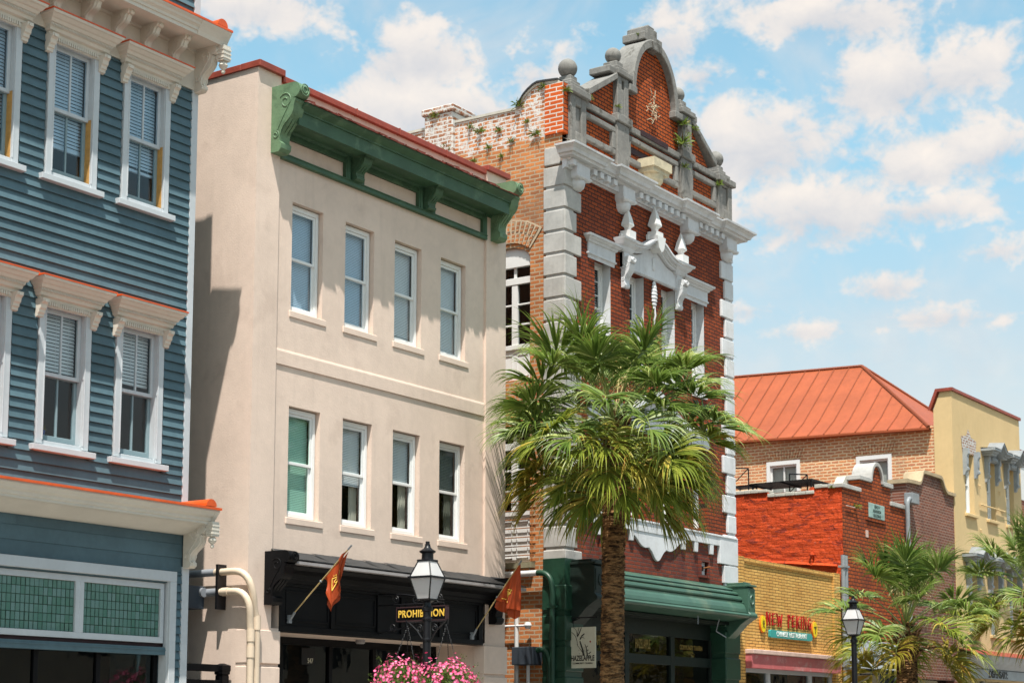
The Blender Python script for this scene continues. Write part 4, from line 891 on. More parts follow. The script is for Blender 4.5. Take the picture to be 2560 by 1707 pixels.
# centre pediment with ogee cornice over the two middle windows
def ogee(x0, x1, zlow, ztop):
    xm = (x0 + x1) / 2; L = bez((x0, zlow), (x0 + .62, zlow), (x0 + .58, ztop), (xm, ztop), 14)
    return L + [(2 * xm - x, z) for x, z in L[::-1][1:]]
def pediment(z):
    m = MB(); x0, x1 = 29.05, 31.42
    line = ogee(29.28, 31.20, z + .36, z + .62)
    body = [(x0, z), (x1, z), (x1, z + .36)] + [(x, zz - .02) for x, zz in line[::-1]] + [(x0, z + .36)]
    m.prism(body, 'y', -.06, .0)
    for off, p, th in ((0, .13, .05), (.05, .17, .04), (.09, .23, .05), (.14, .27, .04)):
        pr = [(x, zz + off) for x, zz in line]; up = [(x, zz + off + th) for x, zz in line]
        m.prism(pr + up[::-1], 'y', -p, .0)
    for xa in (x0 - .02, 31.17):
        m.mould([(.09, z + .30), (.12, z + .33), (.14, z + .37), (.15, z + .40), (.20, z + .44), (.23, z + .49), (.27, z + .51), (.28, z + .55)], xa + .05, xa + .22)
        m.box(xa + .02, xa + .25, -.10, 0, z - .02, z + .30)
    m.box(x0, x1, -.075, -.058, z + .02, z + .05)
    return m
ped = pediment(10.77).build('pediment', 'white_stone', tav)
big_console(29.16, 10.98, .62, .24, .20, 'white_stone', 'console', ped, y=-.02); big_console(31.32, 10.98, .62, .24, .20, 'white_stone', 'console', ped, y=-.02)
m = MB()
for i in range(9): z = 10.78 - i * .07; r = .10 * math.sin(math.pi * (i + 1.2) / 11); m.lathe([(.01, z - .05), (r, z - .03), (r * 1.05, z), (r * .8, z + .03), (.01, z + .05)], 30.35, -.03, 10, sy=.5)
m.tube([(30.35, -.04, 10.2), (30.36, -.05, 10.05), (30.33, -.04, 9.95), (30.36, -.03, 9.85)], .02, 6); m.lathe([(.01, 10.95), (.05, 10.98), (.055, 11.06), (.04, 11.12), (.06, 11.18), (.05, 11.22), (.01, 11.24)], 30.27, -.07, 10, sy=.5); m.build('cartouche', 'white_stone', ped, smooth=True)
for xc, zb, s in ((29.16, 11.34, 1.0), (30.24, 11.56, 1.12), (31.32, 11.34, 1.0)):
    m = MB(); y = -.12
    m.mould([(.0, zb), (.05, zb), (.05, zb + .10 * s), (.0, zb + .102 * s), (.0, zb + .16 * s)], xc - .12 * s, xc + .12 * s, y=y + .10); m.box(xc - .12 * s, xc + .12 * s, y - .12, y + .1, zb, zb + .16 * s)
    m.lathe([(.085 * s, zb + .16 * s), (.06 * s, zb + .20 * s), (.075 * s, zb + .24 * s), (.13 * s, zb + .275 * s), (.135 * s, zb + .30 * s), (.085 * s, zb + .46 * s), (.005, zb + .66 * s)], xc, y, 4, rot=.785)
    if s > 1: m.prism([(xc - .17, zb + .07), (xc + .17, zb + .07), (xc + .10, zb - .18), (xc, zb - .26), (xc - .10, zb - .18)], 'y', y - .16, y + .1)
    m.build('finial', 'bright_white', ped, bevel=.01)
# first floor pediment and hoods behind the palm
flat_hood(27.86, 28.80, 7.55).build('window_hood', 'white_stone', tav); flat_hood(31.62, 32.62, 7.55).build('window_hood', 'white_stone', tav)
m = MB(); m.prism([(29.1, 7.56), (31.4, 7.56), (31.4, 7.72), (30.25, 8.25), (29.1, 7.72)], 'y', -.05, 0); m.prism([(28.95, 7.74), (30.25, 8.34), (31.55, 7.74), (31.55, 7.84), (30.25, 8.46), (28.95, 7.84)], 'y', -.22, .0); m.prism([(29.0, 7.68), (30.25, 8.26), (31.5, 7.68), (31.5, 7.74), (30.25, 8.34), (29.0, 7.74)], 'y', -.14, .0); m.build('pediment', 'white_stone', tav)
# sill band with drops and scalloped apron
m = MB(); m.box(27.5, 33.795, -.07, 0, 5.57, 5.80); m.box(27.5, 33.79, -.09, 0, 5.76, 5.80)
for x in (28.14, 29.36, 31.45, 31.98, 32.66): m.prism([(x - .085, 5.575), (x + .085, 5.575), (x + .06, 5.36), (x - .06, 5.36)], 'y', -.065, 0)
ap = [(29.36, 5.575), (31.45, 5.575), (31.45, 5.50)] + bez((31.38, 5.48), (31.2, 5.46), (31.12, 5.28), (30.86, 5.26), 8) + [(30.72, 5.28)] + bez((30.70, 5.26), (30.55, 5.2), (30.52, 5.05), (30.38, 5.03), 6) + bez((30.36, 5.03), (30.24, 5.05), (30.2, 5.2), (30.06, 5.26), 6) + [(30.04, 5.28)] + bez((29.90, 5.26), (29.64, 5.28), (29.58, 5.46), (29.42, 5.48), 8) + [(29.36, 5.5)]
m.prism(ap, 'y', -.055, 0); m.box(33.0, 33.83, -.075, .03, 5.20, 5.80); m.box(33.2, 33.83, -.072, .03, 4.80, 5.17); m.build('sill_band', 'white_stone', tav, bevel=.008)
# main cornice with four ressauts, dentils and drops
run = [(.03, 12.21), (.05, 12.23), (.10, 12.235), (.10, 12.40), (.13, 12.405), (.20, 12.42), (.215, 12.455), (.26, 12.465), (.275, 12.52), (.32, 12.57), (.345, 12.58), (.35, 12.615)]
m = MB(); m.mould(run, 26.95, 33.80, left=False, right=False)
brk = [(.14, 12.36), (.17, 12.375), (.19, 12.41), (.29, 12.42), (.305, 12.46), (.35, 12.47), (.37, 12.525), (.42, 12.575), (.45, 12.585), (.455, 12.622)]
for xc in (27.40, 29.10, 31.74, 33.50):
    m.mould(brk, xc - .26, xc + .26); m.box(xc - .23, xc + .23, -.20, 0, 12.12, 12.36); m.mould([(.0, 12.06), (.03, 12.075), (.05, 12.10), (.055, 12.13)], xc - .20, xc + .20, y=-.18)
    m.mould([(.15, 12.055), (.20, 12.07), (.225, 12.10), (.23, 12.13)], xc - .0, xc + .0)
m.build('cornice', 'white_stone', tav)
x = 27.0
while x < 33.75:
    if not any(abs(x + .065 - c) < .30 for c in (27.40, 29.10, 31.74, 33.50)): m = MB(); m.box(x, x + .13, -.215, -.09, 12.275, 12.395); m.build('dentil', 'white_stone', tav, bevel=.006)
    x += .25
for xc in (27.40, 29.10, 31.74, 33.50): m = MB(); m.lathe([(.02, 11.865), (.11, 11.885), (.165, 11.94), (.185, 12.02), (.18, 12.06)], xc, 0, 12, sx=1.0, sy=-1.1, half=True); m.build('cornice_drop', 'white_stone', tav, smooth=True)
m = MB()
for xc in (27.40, 29.10, 31.74, 33.50): m.add([(xc - .5, -.44, 12.626), (xc + .5, -.44, 12.626), (xc + .42, .0, 12.83), (xc - .42, .0, 12.83)], [(0, 1, 2, 3)])
m.add([(26.95, -.345, 12.62), (33.8, -.345, 12.62), (33.8, .02, 12.72), (26.95, .02, 12.72)], [(0, 1, 2, 3)])
m.build('cornice_flashing', 'flash_rust', tav)
# gable parapet
gb = MB(); ell = lambda a, b, t: (30.40 + a * math.cos(t), 14.55 + b * math.sin(t))
pts = [(27.16, 12.6), (33.78, 12.6), (33.78, 13.7), (32.95, 13.75), (31.96, 14.66), (31.5, 14.8)] + [ell(.93, 1.29, math.pi * i / 16) for i in range(17)] + [(29.33, 14.8), (28.87, 14.7), (27.9, 13.98), (27.16, 13.75)]
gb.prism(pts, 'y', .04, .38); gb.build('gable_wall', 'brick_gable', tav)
m = MB()
def ped_post(x0, x1, z0, z1): m.box(x0, x1, -.07, .12, z0, z1)
def cap(x0, x1, z, k=1.0): m.mould([(.0, z), (.03, z + .02), (.07, z + .045), (.07, z + .13), (.05, z + .15)], x0, x1, y=.12) if False else m.box(x0 - .07, x1 + .07, -.14, .45, z, z + .14)
for x0, x1, zb in ((27.16, 27.72, 13.76), (33.14, 33.78, 13.62)):
    m.box(x0, x0 + .18, -.07, .40, 12.62, zb); m.box(x1 - .18, x1, -.07, .40, 12.62, zb); m.box(x0 + .18, x1 - .18, -.069, .40, 12.62, 13.05); m.box(x0 + .18, x1 - .18, -.069, .40, 13.56, zb); m.box(x0 + .18, x1 - .18, -.02, .40, 13.05, 13.56)
    cap(x0, x1, zb); xc = (x0 + x1) / 2
    m.box(xc - .27, xc + .27, -.06, .42, zb + .14, zb + .25); m.box(xc - .17, xc + .17, .0, .36, zb + .25, zb + .34); m.box(xc - .12, xc + .12, .04, .32, zb + .34, zb + .44)
for x0, x1 in ((28.86, 29.34), (31.50, 31.97)):
    m.box(x0 - .0, x1, -.07, .40, 12.62, 13.70); m.box(x0 - .03, x1 + .06, -.115, .40, 13.70, 13.87)
    m.box(x0 + .02, x0 + .19, -.07, .40, 13.87, 14.68); m.box(x1 - .19, x1 - .02, -.07, .40, 13.87, 14.68); m.box(x0 + .19, x1 - .19, -.068, .40, 13.87, 14.42); m.box(x0 + .19, x1 - .19, -.02, .40, 14.42, 14.60); m.box(x0 + .19, x1 - .19, -.069, .40, 14.6, 14.68)
    m.box(x0 - .02, x1 + .08, -.12, .45, 14.68, 14.80); xc = (x0 + x1) / 2 + .02; m.box(xc - .21, xc + .21, -.05, .40, 14.80, 14.90); m.box(xc - .13, xc + .13, .02, .34, 14.90, 15.03)
# raking copings
for s in (1, -1):
    X = lambda x: x if s > 0 else 60.84 - x
    m.prism([(X(27.80), 13.90), (X(28.88), 14.58), (X(28.88), 14.72), (X(27.78), 14.04)], 'y', -.09, .44)
    m.box(min(X(28.60), X(28.88)), max(X(28.60), X(28.88)), -.05, .43, 14.66, 14.80)
# arch coping
o_, i_ = [ell(.96, 1.32, math.pi * i / 26) for i in range(27)], [ell(.82, 1.14, math.pi * i / 26) for i in range(27)]
for a in range(26): m.add([(o_[a][0], -.10, o_[a][1]), (o_[a + 1][0], -.10, o_[a + 1][1]), (i_[a + 1][0], -.10, i_[a + 1][1]), (i_[a][0], -.10, i_[a][1]), (o_[a][0], .46, o_[a][1]), (o_[a + 1][0], .46, o_[a + 1][1]), (i_[a + 1][0], .46, i_[a + 1][1]), (i_[a][0], .46, i_[a][1])], [(0, 1, 2, 3), (0, 4, 5, 1), (3, 2, 6, 7), (4, 7, 6, 5)])
m.box(29.30, 29.60, -.115, .46, 14.47, 14.62); m.box(31.17, 31.50, -.115, .46, 14.47, 14.62)
m.box(29.98, 30.72, -.06, .48, 15.80, 15.97); m.box(30.14, 30.56, -.03, .46, 15.97, 16.14); m.box(30.22, 30.48, -.01, .44, 16.14, 16.19); m.prism([(30.26, 15.62), (30.52, 15.62), (30.58, 15.82), (30.20, 15.82)], 'y', -.14, .1)
# string course and stone panel frames
for a, b in ((27.72, 28.83), (29.40, 31.47), (32.03, 33.14)): m.box(a, b, -.055, .1, 13.645, 13.775)
for a, b in ((27.74, 28.85), (29.38, 31.40), (31.98, 33.10)):
    m.box(a, b, -.045, .1, 13.46, 13.57); m.box(a, b, -.045, .1, 13.0, 13.12); m.box(b - .12, b, -.0455, .1, 13.12, 13.46)
    if a > 28: m.box(a, a + .06, -.0455, .1, 13.12, 13.46)
st = m.build('gable_stonework', 'stone', tav, bevel=.016)
for xc, zc in ((27.43, 14.37), (29.12, 15.185), (31.755, 15.185), (33.46, 14.23)):
    m = MB(); m.sphere((xc, .18, zc), .188 if zc < 15 else .165, 24, 16); m.build('ball_finial', 'stone', tav, smooth=True)
m = MB(); m.box(29.8, 30.9, -.075, .02, 13.69, 13.80); m.box(29.45, 30.3, .015, .05, 13.25, 13.36); m.build('timber_batten', 'dark_wood', tav)
m = MB(); m.box(29.82, 30.55, -.36, .06, 13.02, 13.20); m.mould([(0, 12.96), (.03, 13.02)], 29.88, 30.50, y=-.30); m.box(29.86, 30.5, -.32, .05, 12.93, 13.02); m.lathe([(.05, 12.70), (.20, 12.72), (.26, 12.80), (.27, 12.94)], 30.19, -.05, 14, sx=1.05, sy=-1, half=True); m.lathe([(.10, 13.2), (.11, 13.22), (.10, 13.27)], 30.1, -.15, 10); m.build('rain_hopper', 'scupper_tan', tav)
m = MB()
rr_ = random.Random(5)
for i in range(26):
    a = rr_.uniform(0, 6.28); p = Vector((30.32 + rr_.gauss(0, .08), -.01, 14.40 + rr_.gauss(0, .12))); q = p + Vector((math.cos(a) * .16, -.03 - rr_.random() * .06, math.sin(a) * .22)); mid = (p + q) / 2 + Vector((0, -.05, rr_.gauss(0, .05))); m.tube([p, mid, q], .006, 4)
m.build('dry_vine', 'scupper_tan', tav)
# dark green tavern front
for a, b, c, zt in ((26.93, 27.50, .42, 4.82), (33.20, 33.83, .3, 4.72)):
    m = MB(); m.box(a, b, -.06, c, 0, zt); m.build('pilaster', 'dark_green', tav)
    for z in (4.36, 3.80, 3.24, 2.68, 2.12, 1.56, 1.0): m = MB(); m.box(a - .03, b + .02, -.10, c + .01, z - .50, z - .035); m.build('rusticated_block', 'dark_green', tav, bevel=.02)
cp = [(.05, 3.96), (.10, 3.98), (.48, 4.02), (.60, 4.035), (.64, 4.06), (.645, 4.085), (.62, 4.11), (.56, 4.115), (.555, 4.13), (.56, 4.15), (.545, 4.22), (.51, 4.29), (.47, 4.335), (.47, 4.36), (.40, 4.362), (.395, 4.40), (.44, 4.402), (.445, 4.43), (.43, 4.475), (.36, 4.50), (.30, 4.502), (.30, 4.535), (.35, 4.537), (.345, 4.565), (.28, 4.60), (.20, 4.61), (.195, 4.64), (.22, 4.642), (.20, 4.67), (.10, 4.70), (.02, 4.74)]
m = MB(); m.mould(cp, 27.55, 33.28, left=False, right=False); m.mould([(p - .45, z) for p, z in cp if p >= .45] + [(.0, 4.39)], 33.25, 33.37, y=-.45, left=False); cn = m.build('shop_cornice', 'sage_green', tav)
# end consoles of the cornice
for xa, xb, nm in ((27.12, 27.55, 'deep_green'), (33.28, 33.60, 'sage_green')):
    m = MB(); m.prism([(0, 4.72), (-.50, 4.72), (-.55, 4.69), (-.585, 4.66), (-.585, 4.16), (-.64, 4.11), (-.64, 4.05), (-.55, 4.0), (-.40, 3.9), (-.28, 3.78), (-.10, 3.62), (0, 3.55)], 'x', xa, xb)
    m.box(xa - .02, xb + .02, -.62, 0, 4.70, 4.745); m.box(xa + .03, xb - .03, -.50, 0, 4.745, 4.80)
    xc = (xa + xb) / 2; m.tube([(xc + .07 * math.cos(t * .5236), -.588, 4.42 + .10 * math.sin(t * .5236)) for t in range(13)], .018, 6)
    m.box(xa + .03, xa + .06, -.60, -.58, 4.22, 4.62); m.box(xb - .06, xb - .03, -.60, -.58, 4.22, 4.62)
    m.build('end_console', nm, cn, bevel=.008)
m = MB(); m.box(27.50, 33.20, .28, .36, 3.58, 3.96); m.box(27.50, 33.20, .26, .36, 3.0, 3.19)
for x in (27.50, 29.60, 31.42, 33.14): m.box(x - .0, x + .16, .255, .36, 0, 3.58)
m.box(27.5, 33.2, .262, .36, .1, .7); sf = m.build('shop_front', 'shop_green', tav, bevel=.006)
m = MB(); m.box(27.4, 33.3, -.12, .3, 3.90, 3.955); m.build('soffit', 'shop_green', tav)
m = MB(); m.quad((27.6, .31, .7), (33.15, .31, .7), (33.15, .31, 3.58), (27.6, .31, 3.58)); m.build('pane', 'glass_dark', sf)
m = MB(); m.box(27.6, 33.2, 1.3, 1.35, 0, 3.9); m.build('shop_inner_wall', 'black_paint', tav)
text('HAZELAPPLE', .26, 'gold_dim', 'lettering', sf, (30.35, .296, 3.385), sx=.40, bold=.004); text('COMMUNITY TAVERN', .135, 'gold_dim', 'lettering', sf, (32.35, .296, 3.385), sx=.72, bold=.002)
text('HAZELAPPLE', .26, 'gold_dim', 'lettering', sf, (28.55, .296, 3.385), sx=.40, bold=.004)
m = MB(); m.tube([(31.2, -.5, 3.97), (31.2, -.5, 3.80)], .012, 6); m.tube([(32.3, -.4, 3.97), (32.35, -.3, 3.72), (32.6, -.4, 3.6)], .012, 6); m.build('lamp_arm', 'galv', cn)
# white + green conduit in the tavern alley
t = thing('conduit_pipe', 'white conduit turning to green down the brick tavern corner', 'pipe', (26.86, .2, 0))
m = MB(); m.tube([(26.86, 1.9, 4.56), (26.86, .50, 4.56)], .055, 12); m.build('white_section', 'pipe_white', t, smooth=True)
m = MB(); m.tube([(26.86, .5, 4.56)] + bend((26.86, .45, 4.56), (26.86, .17, 4.56), (26.86, .16, 4.20)) + [(26.86, .16, .1)], .055, 12); m.box(26.80, 26.9, .05, .30, 3.90, 3.94); m.build('green_section', 'dark_green', t, smooth=True)
t = thing('conduit_pipe', 'thin white vertical conduit on the alley brickwork', 'pipe', (26.9, 1.0, 0))
m = MB(); m.tube([(26.92, 1.0, 4.15), (26.92, 1.0, .1)], .04, 10); m.tube([(26.90, 1.35, 3.60), (26.90, .75, 3.60)], .022, 8); m.lathe([(.05, 3.54), (.075, 3.6), (.05, 3.66)], 26.88, .72, 10); m.build('pipe', 'pipe_white', t, smooth=True)
t = thing('meter_box', 'dark grey meter box on the brick alley wall', 'electrical box', (26.8, .7, 2.9))
m = MB(); m.box(26.72, 27.03, .50, .98, 2.87, 3.20); m.build('box', 'dark_box', t, bevel=.01); m = MB(); m.tube([(26.86, .7, 2.87), (26.86, .7, .1)], .035, 8); m.build('down_pipe', 'pipe_white', t, smooth=True)
m = MB(); m.tube([(26.86, .5, 3.14)] + bend((26.86, .4, 3.14), (26.86, .22, 3.14), (26.86, .22, 2.8)) + [(26.86, .22, .1)], .05, 10); m.build('green_pipe', 'dark_green', t, smooth=True)
m = MB()
for i in range(12):
    y = .45 + i * .13; m.tube([(25.9, y, .1), (25.9, y, 2.45)], .011, 5)
    m.tube([(25.9, y, 2.40), (25.9, y + .05, 2.50), (25.9, y + .10, 2.46)], .008, 5)
m.tube([(25.9, .4, 2.38), (25.9, 2.0, 2.38)], .014, 6); g = m.build('iron_railing', 'iron_black'); tag(g, 'black wrought iron railing between the beige building and the tavern', 'railing')
# tavern sign on its bracket
t = thing('hanging_sign', 'cream banner sign with black figure drawing beside the palm trunk', 'sign', (27.1, -.1, 2.8))
m = MB(); m.box(27.09, 27.105, -.625, -.085, 2.80, 3.545); m.build('board', 'sign_cream', t)
text('HAZELAPPLE', .135, 'ink', 'lettering', t, (27.087, -.345, 2.975), face='left', sx=.66, bold=.0035, deep=.001); text('COMMUNITY TAVERN', .042, 'ink', 'lettering', t, (27.087, -.345, 2.885), face='left', sx=1.0, bold=.0008, deep=.001)
m = MB(); X = 27.086
def ink(pts, r0, r1):      # tapering brush stroke; (u, v) fractions of the board
    q = [(X, -.085 - .54 * u, 2.80 + .745 * v) for u, v in pts]; n = len(q)
    m.tube(q, [max(.0015, r0 + (r1 - r0) * i / (n - 1)) for i in range(n)], 5)
ink(bez((.30, .52), (.26, .70), (.22, .80), (.05, .88), 8), .003, .006); ink(bez((.27, .76), (.26, .90), (.22, .97), (.12, .99), 8), .006, .003); ink(bez((.29, .78), (.36, .86), (.40, .93), (.44, .99), 8), .012, .006); ink(bez((.27, .80), (.30, .9), (.32, .95), (.34, .99), 6), .004, .007)
ink(bez((.38, .66), (.40, .58), (.50, .48), (.52, .30), 8), .011, .016); ink(bez((.26, .60), (.30, .50), (.44, .46), (.50, .34), 8), .002, .006); ink(bez((.58, .58), (.62, .50), (.66, .44), (.67, .30), 8), .004, .013); ink(bez((.62, .50), (.66, .52), (.68, .53), (.70, .54), 4), .008, .004)
ink(bez((.66, .42), (.70, .45), (.71, .44), (.72, .43), 4), .009, .005); ink(bez((.54, .52), (.54, .42), (.52, .38), (.53, .30), 6), .003, .002); ink(bez((.57, .44), (.60, .38), (.56, .34), (.55, .30), 6), .003, .003)
for u, v, r in ((.42, .74, .030), (.47, .79, .030), (.53, .82, .026), (.40, .71, .022), (.50, .75, .018), (.76, .36, .022), (.80, .38, .016), (.72, .35, .014), (.54, .72, .012), (.34, .44, .010), (.36, .35, .012)): m.lathe([(.001, 0), (r, .001), (.001, .002)], 0, 0, 4) if False else ink([(u - r, v - r * .5), (u, v), (u + r, v + r * .6)], r * .45, r * .35)
m.build('figure_drawing', 'ink', t)
m = MB(); m.sphere((27.086, -.085 - .54 * .79, 2.80 + .745 * .64), .016, 8, 6); m.build('apple', 'apple_red', t)
m = MB(); m.tube([(27.1, .0, 3.72), (27.1, -.66, 3.72)], .012, 6); m.tube([(27.1, .0, 3.60), (27.1, -.3, 3.72)], .009, 6)
for y in (-.14, -.57): m.tube([(27.1, y, 3.72), (27.1, y, 3.54)], .005, 5)
m.build('bracket_arm', 'iron_black', t)

# ================================================================= golden brick restaurant
pek = thing('golden_brick_shop', 'low golden brick shop with faded pink sign board over its windows', 'shop', (33.84, 0, 0))
m = MB(); m.wall(34.16, 38.86, 3.40, 5.40, y=.0); m.build('wall', 'brick_golden', pek)
for a, b in ((33.84, 34.16), (38.86, 39.22)): m = MB(); m.box(a, b, -.05, .3, 0, 5.44); m.build('pier', 'brick_golden', pek)
m = MB(); m.box(34.162, 38.858, -.035, .3, 5.33, 5.425); m.build('coping_course', 'brick_golden', pek, bevel=.006)
m = MB(); m.quad((33.84, .3, 4.9), (39.22, .3, 4.9), (39.22, 12, 4.9), (33.84, 12, 4.9)); m.quad((33.84, .302, 4.9), (39.22, .302, 4.9), (39.22, .302, 5.42), (33.84, .302, 5.42)); m.quad((33.84, 12, 0), (39.22, 12, 0), (39.22, 12, 4.9), (33.84, 12, 4.9)); m.build('roof', 'roof_dark', pek)
m = MB(); m.box(34.17, 38.85, -.20, -.03, 3.02, 3.325); m.build('sign_board', 'pink_board', pek, bevel=.008)
m = MB(); m.box(34.15, 38.86, -.26, .0, 3.33, 3.425); m.build('board_cap', 'pink_pale', pek, bevel=.012)
m = MB()
for x in (34.16, 35.42, 37.60, 38.76): m.box(x, x + .13, .05, .14, 0, 3.1)
m.box(34.16, 38.86, .04, .13, 2.94, 3.10); m.box(34.16, 38.86, .05, .13, .1, .6); sf = m.build('shop_front', 'grey_trim', pek)
m = MB(); m.quad((34.2, .10, .5), (38.8, .10, .5), (38.8, .10, 3.0), (34.2, .10, 3.0)); m.build('pane', 'glass_dark', sf)
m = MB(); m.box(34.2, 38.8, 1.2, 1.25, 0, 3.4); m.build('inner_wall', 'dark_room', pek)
# brush lettering NEW PEKING: hand shaped strokes
def brush(word, x0, z0, h, w, gap, parent):
    G = {'N': [((.05, 1.0), (.08, .02), .10, .05), ((.10, .98), (.85, .05), .13, .08), ((.88, .95), (.85, .05), .06, .09)],
         'E': [((.22, .95), (.18, .08), .09, .09), ((.05, .85), (.75, .98), .09, .13), ((.10, .50), (.75, .60), .08, .12), ((.12, .05), (.95, .16), .10, .14)],
         'W': [((.0, .95), (.26, .04), .15, .06), ((.50, .80), (.26, .04), .11, .06), ((.48, .80), (.74, .02), .14, .06), ((1.0, .92), (.74, .02), .07, .06)],
         'P': [((.22, .98), (.20, .0), .11, .07), ((.05, .90), (.60, .98), .08, .11), ((.60, .98), (.88, .74), .10, .11), ((.88, .74), (.28, .52), .11, .07)],
         'K': [((.20, .98), (.18, .02), .11, .07), ((.95, .96), (.28, .50), .07, .09), ((.34, .58), (1.0, .04), .09, .15)],
         'I': [((.5, .98), (.5, .04), .10, .06), ((.3, .80), (.62, .92), .08, .10)],
         'G': [((.85, .80), (.60, 1.0), .15, .08), ((.55, .98), (.12, .45), .07, .10), ((.12, .45), (.50, .02), .10, .15), ((.50, .02), (.95, .20), .14, .08), ((.92, .50), (.98, .12), .13, .07)]}
    x = x0
    for ch in word:
        ww = w * (.55 if ch == 'I' else 1.3 if ch == 'W' else 1)
        m = MB()
        for (a, b), (c, d), r0, r1 in G[ch]:
            p, q = Vector((x + a * ww, 0, z0 + b * h)), Vector((x + c * ww, 0, z0 + d * h)); t = (q - p).normalized(); nrm = Vector((-t.z, 0, t.x))
            p -= t * .015; q += t * .015; r0 *= w * .72; r1 *= w * .72
            poly = [(p + nrm * r0 * .6), (p * .7 + q * .3 + nrm * r0), (q + nrm * r1 * .5), (q + t * .02), (q - nrm * r1 * .7), (p * .4 + q * .6 - nrm * r1), (p - nrm * r0 * .8)]
            m.prism([(v.x, v.z) for v in poly], 'y', -.062 + random.uniform(0, .004), -.03)
        if m.v: m.build('letter', 'sign_red', parent)
        x += ww + gap
t = thing('shop_lettering', 'red brush style sign letters on golden brick wall', 'sign', (35.2, -.06, 4.0))
brush('NEW', 35.22, 4.015, .27, .19, .075, t); brush('PEKING', 36.29, 4.01, .275, .165, .062, t)
t = thing('shop_sign', 'teal sign strip with white capitals below the red letters', 'sign', (36.4, -.05, 3.74))
m = MB(); z0, z1 = 3.735, 3.905; m.prism([(35.33 + .03 - .03 * math.cos(a), z0 + .03 - .03 * math.sin(a)) for a in (0, .5, 1.05, 1.57)] + [(37.48, z0), (37.53, z0 + .05), (37.53, z1 - .05), (37.48, z1), (35.36, z1), (35.33, z1 - .03)], 'y', -.08, -.02); m.build('board', 'teal', t, bevel=.004)
text('CHINESE RESTAURANT', .155, 'sign_white', 'lettering', t, (36.43, -.082, 3.822), sx=.86, bold=.0012, space=1.18)
for xc, nm in ((35.04, 'yellow oval sign with a dense many stroked black character'), (37.73, 'yellow oval sign with a simple black character under one bar')):
    t = thing('oval_sign', nm, 'sign', (xc, -.05, 4.02), 'yellow oval signs on the golden brick')
    m = MB(); m.prism([(xc + .135 * math.cos(a), 4.02 + .195 * math.sin(a)) for a in [math.tau * i / 28 for i in range(28)]], 'y', -.055, -.02); m.build('rim', 'sign_orange', t)
    m = MB(); m.prism([(xc + .122 * math.cos(a), 4.02 + .182 * math.sin(a)) for a in [math.tau * i / 28 for i in range(28)]], 'y', -.060, -.05); m.build('face', 'sign_yellow', t)
    m = MB(); Y = -.062; st_ = (([(0, .10), (0, .085)], [(-.04, .06), (.05, .065)], [(-.04, .03), (-.04, -.01)], [(.045, .03), (.04, -.01)], [(-.03, .02), (.03, .02)], [(-.03, -.02), (.03, -.02)], [(0, .0), (0, -.05)], [(-.05, -.09), (-.01, -.05)], [(.06, -.10), (.015, -.05)]) if xc < 36 else ([(-.07, .055), (.07, .065)], [(0, .055), (.0, -.09)], [(.0, -.09), (-.02, -.08)], [(.02, .02), (.03, .01)]))
    for q in st_: m.tube([(xc + a, Y, 4.02 + b) for a, b in q], .007 if len(st_) > 5 else .009, 5)
    m.build('character', 'ink', t)

# ================================================================= red painted building with stepped front
red = thing('stepped_parapet_shop', 'red painted brick shop with stepped and arched parapet', 'shop', (39.5, 0, 0))
RX = 39.56
el2 = lambda a, b, t: (41.68 + a * math.cos(t), 7.96 + b * math.sin(t))
arch = [el2(.33, .42, math.pi * i / 12) for i in range(13)]
m = MB(); pts = [(RX, 3.9), (43.68, 3.9), (43.68, 7.47), (42.62, 7.47), (42.62, 7.92)] + [(42.02, 7.92)] + arch + [(41.34, 7.92), (40.63, 7.92), (40.63, 7.60), (RX, 7.60)]
hole = []
m.prism(pts, 'y', .0, .30); m.build('front_wall', 'brick_red_front', red)
m = MB(); m.box(RX - .06, 40.64, -.05, .36, 7.60, 7.70); m.box(40.53, 41.30, -.05, .36, 7.92, 8.03); m.box(42.06, 42.72, -.05, .36, 7.92, 8.03); m.box(42.56, 43.72, -.05, .36, 7.47, 7.575)
o_, i_ = [el2(.42, .52, math.pi * i / 16) for i in range(17)], [el2(.33, .42, math.pi * i / 16) for i in range(17)]
for a in range(16): m.add([(o_[a][0], -.06, o_[a][1]), (o_[a + 1][0], -.06, o_[a + 1][1]), (i_[a + 1][0], -.06, i_[a + 1][1]), (i_[a][0], -.06, i_[a][1]), (o_[a][0], .50, o_[a][1]), (o_[a + 1][0], .50, o_[a + 1][1]), (i_[a + 1][0], .50, i_[a + 1][1]), (i_[a][0], .50, i_[a][1])], [(0, 1, 2, 3), (0, 4, 5, 1), (3, 2, 6, 7), (4, 7, 6, 5)])
m.build('parapet_coping', 'quoin_stone', red, bevel=.01)
m = MB(); m.prism([(40.2, 7.71), (40.6, 7.71), (40.6, 8.02), (40.5, 8.02)], 'y', .3, .55); m.prism([(42.62, 7.5), (43.2, 7.5), (43.2, 8.1), (42.62, 8.1)], 'y', .305, .5); m.prism([(40.6, 7.6), (42.6, 7.6), (42.6, 7.9), (40.6, 7.9)], 'y', .302, .52); m.build('parapet_back', 'render_grey', red)
P = [(.0, 3.0), (14, 3.0), (14, 7.66), (1.96, 7.66), (1.96, 7.54), (.92, 7.54), (.92, 7.67), (.30, 7.64), (.0, 7.6)]
random.seed(11)
m = MB(); ny, nz = 70, 40
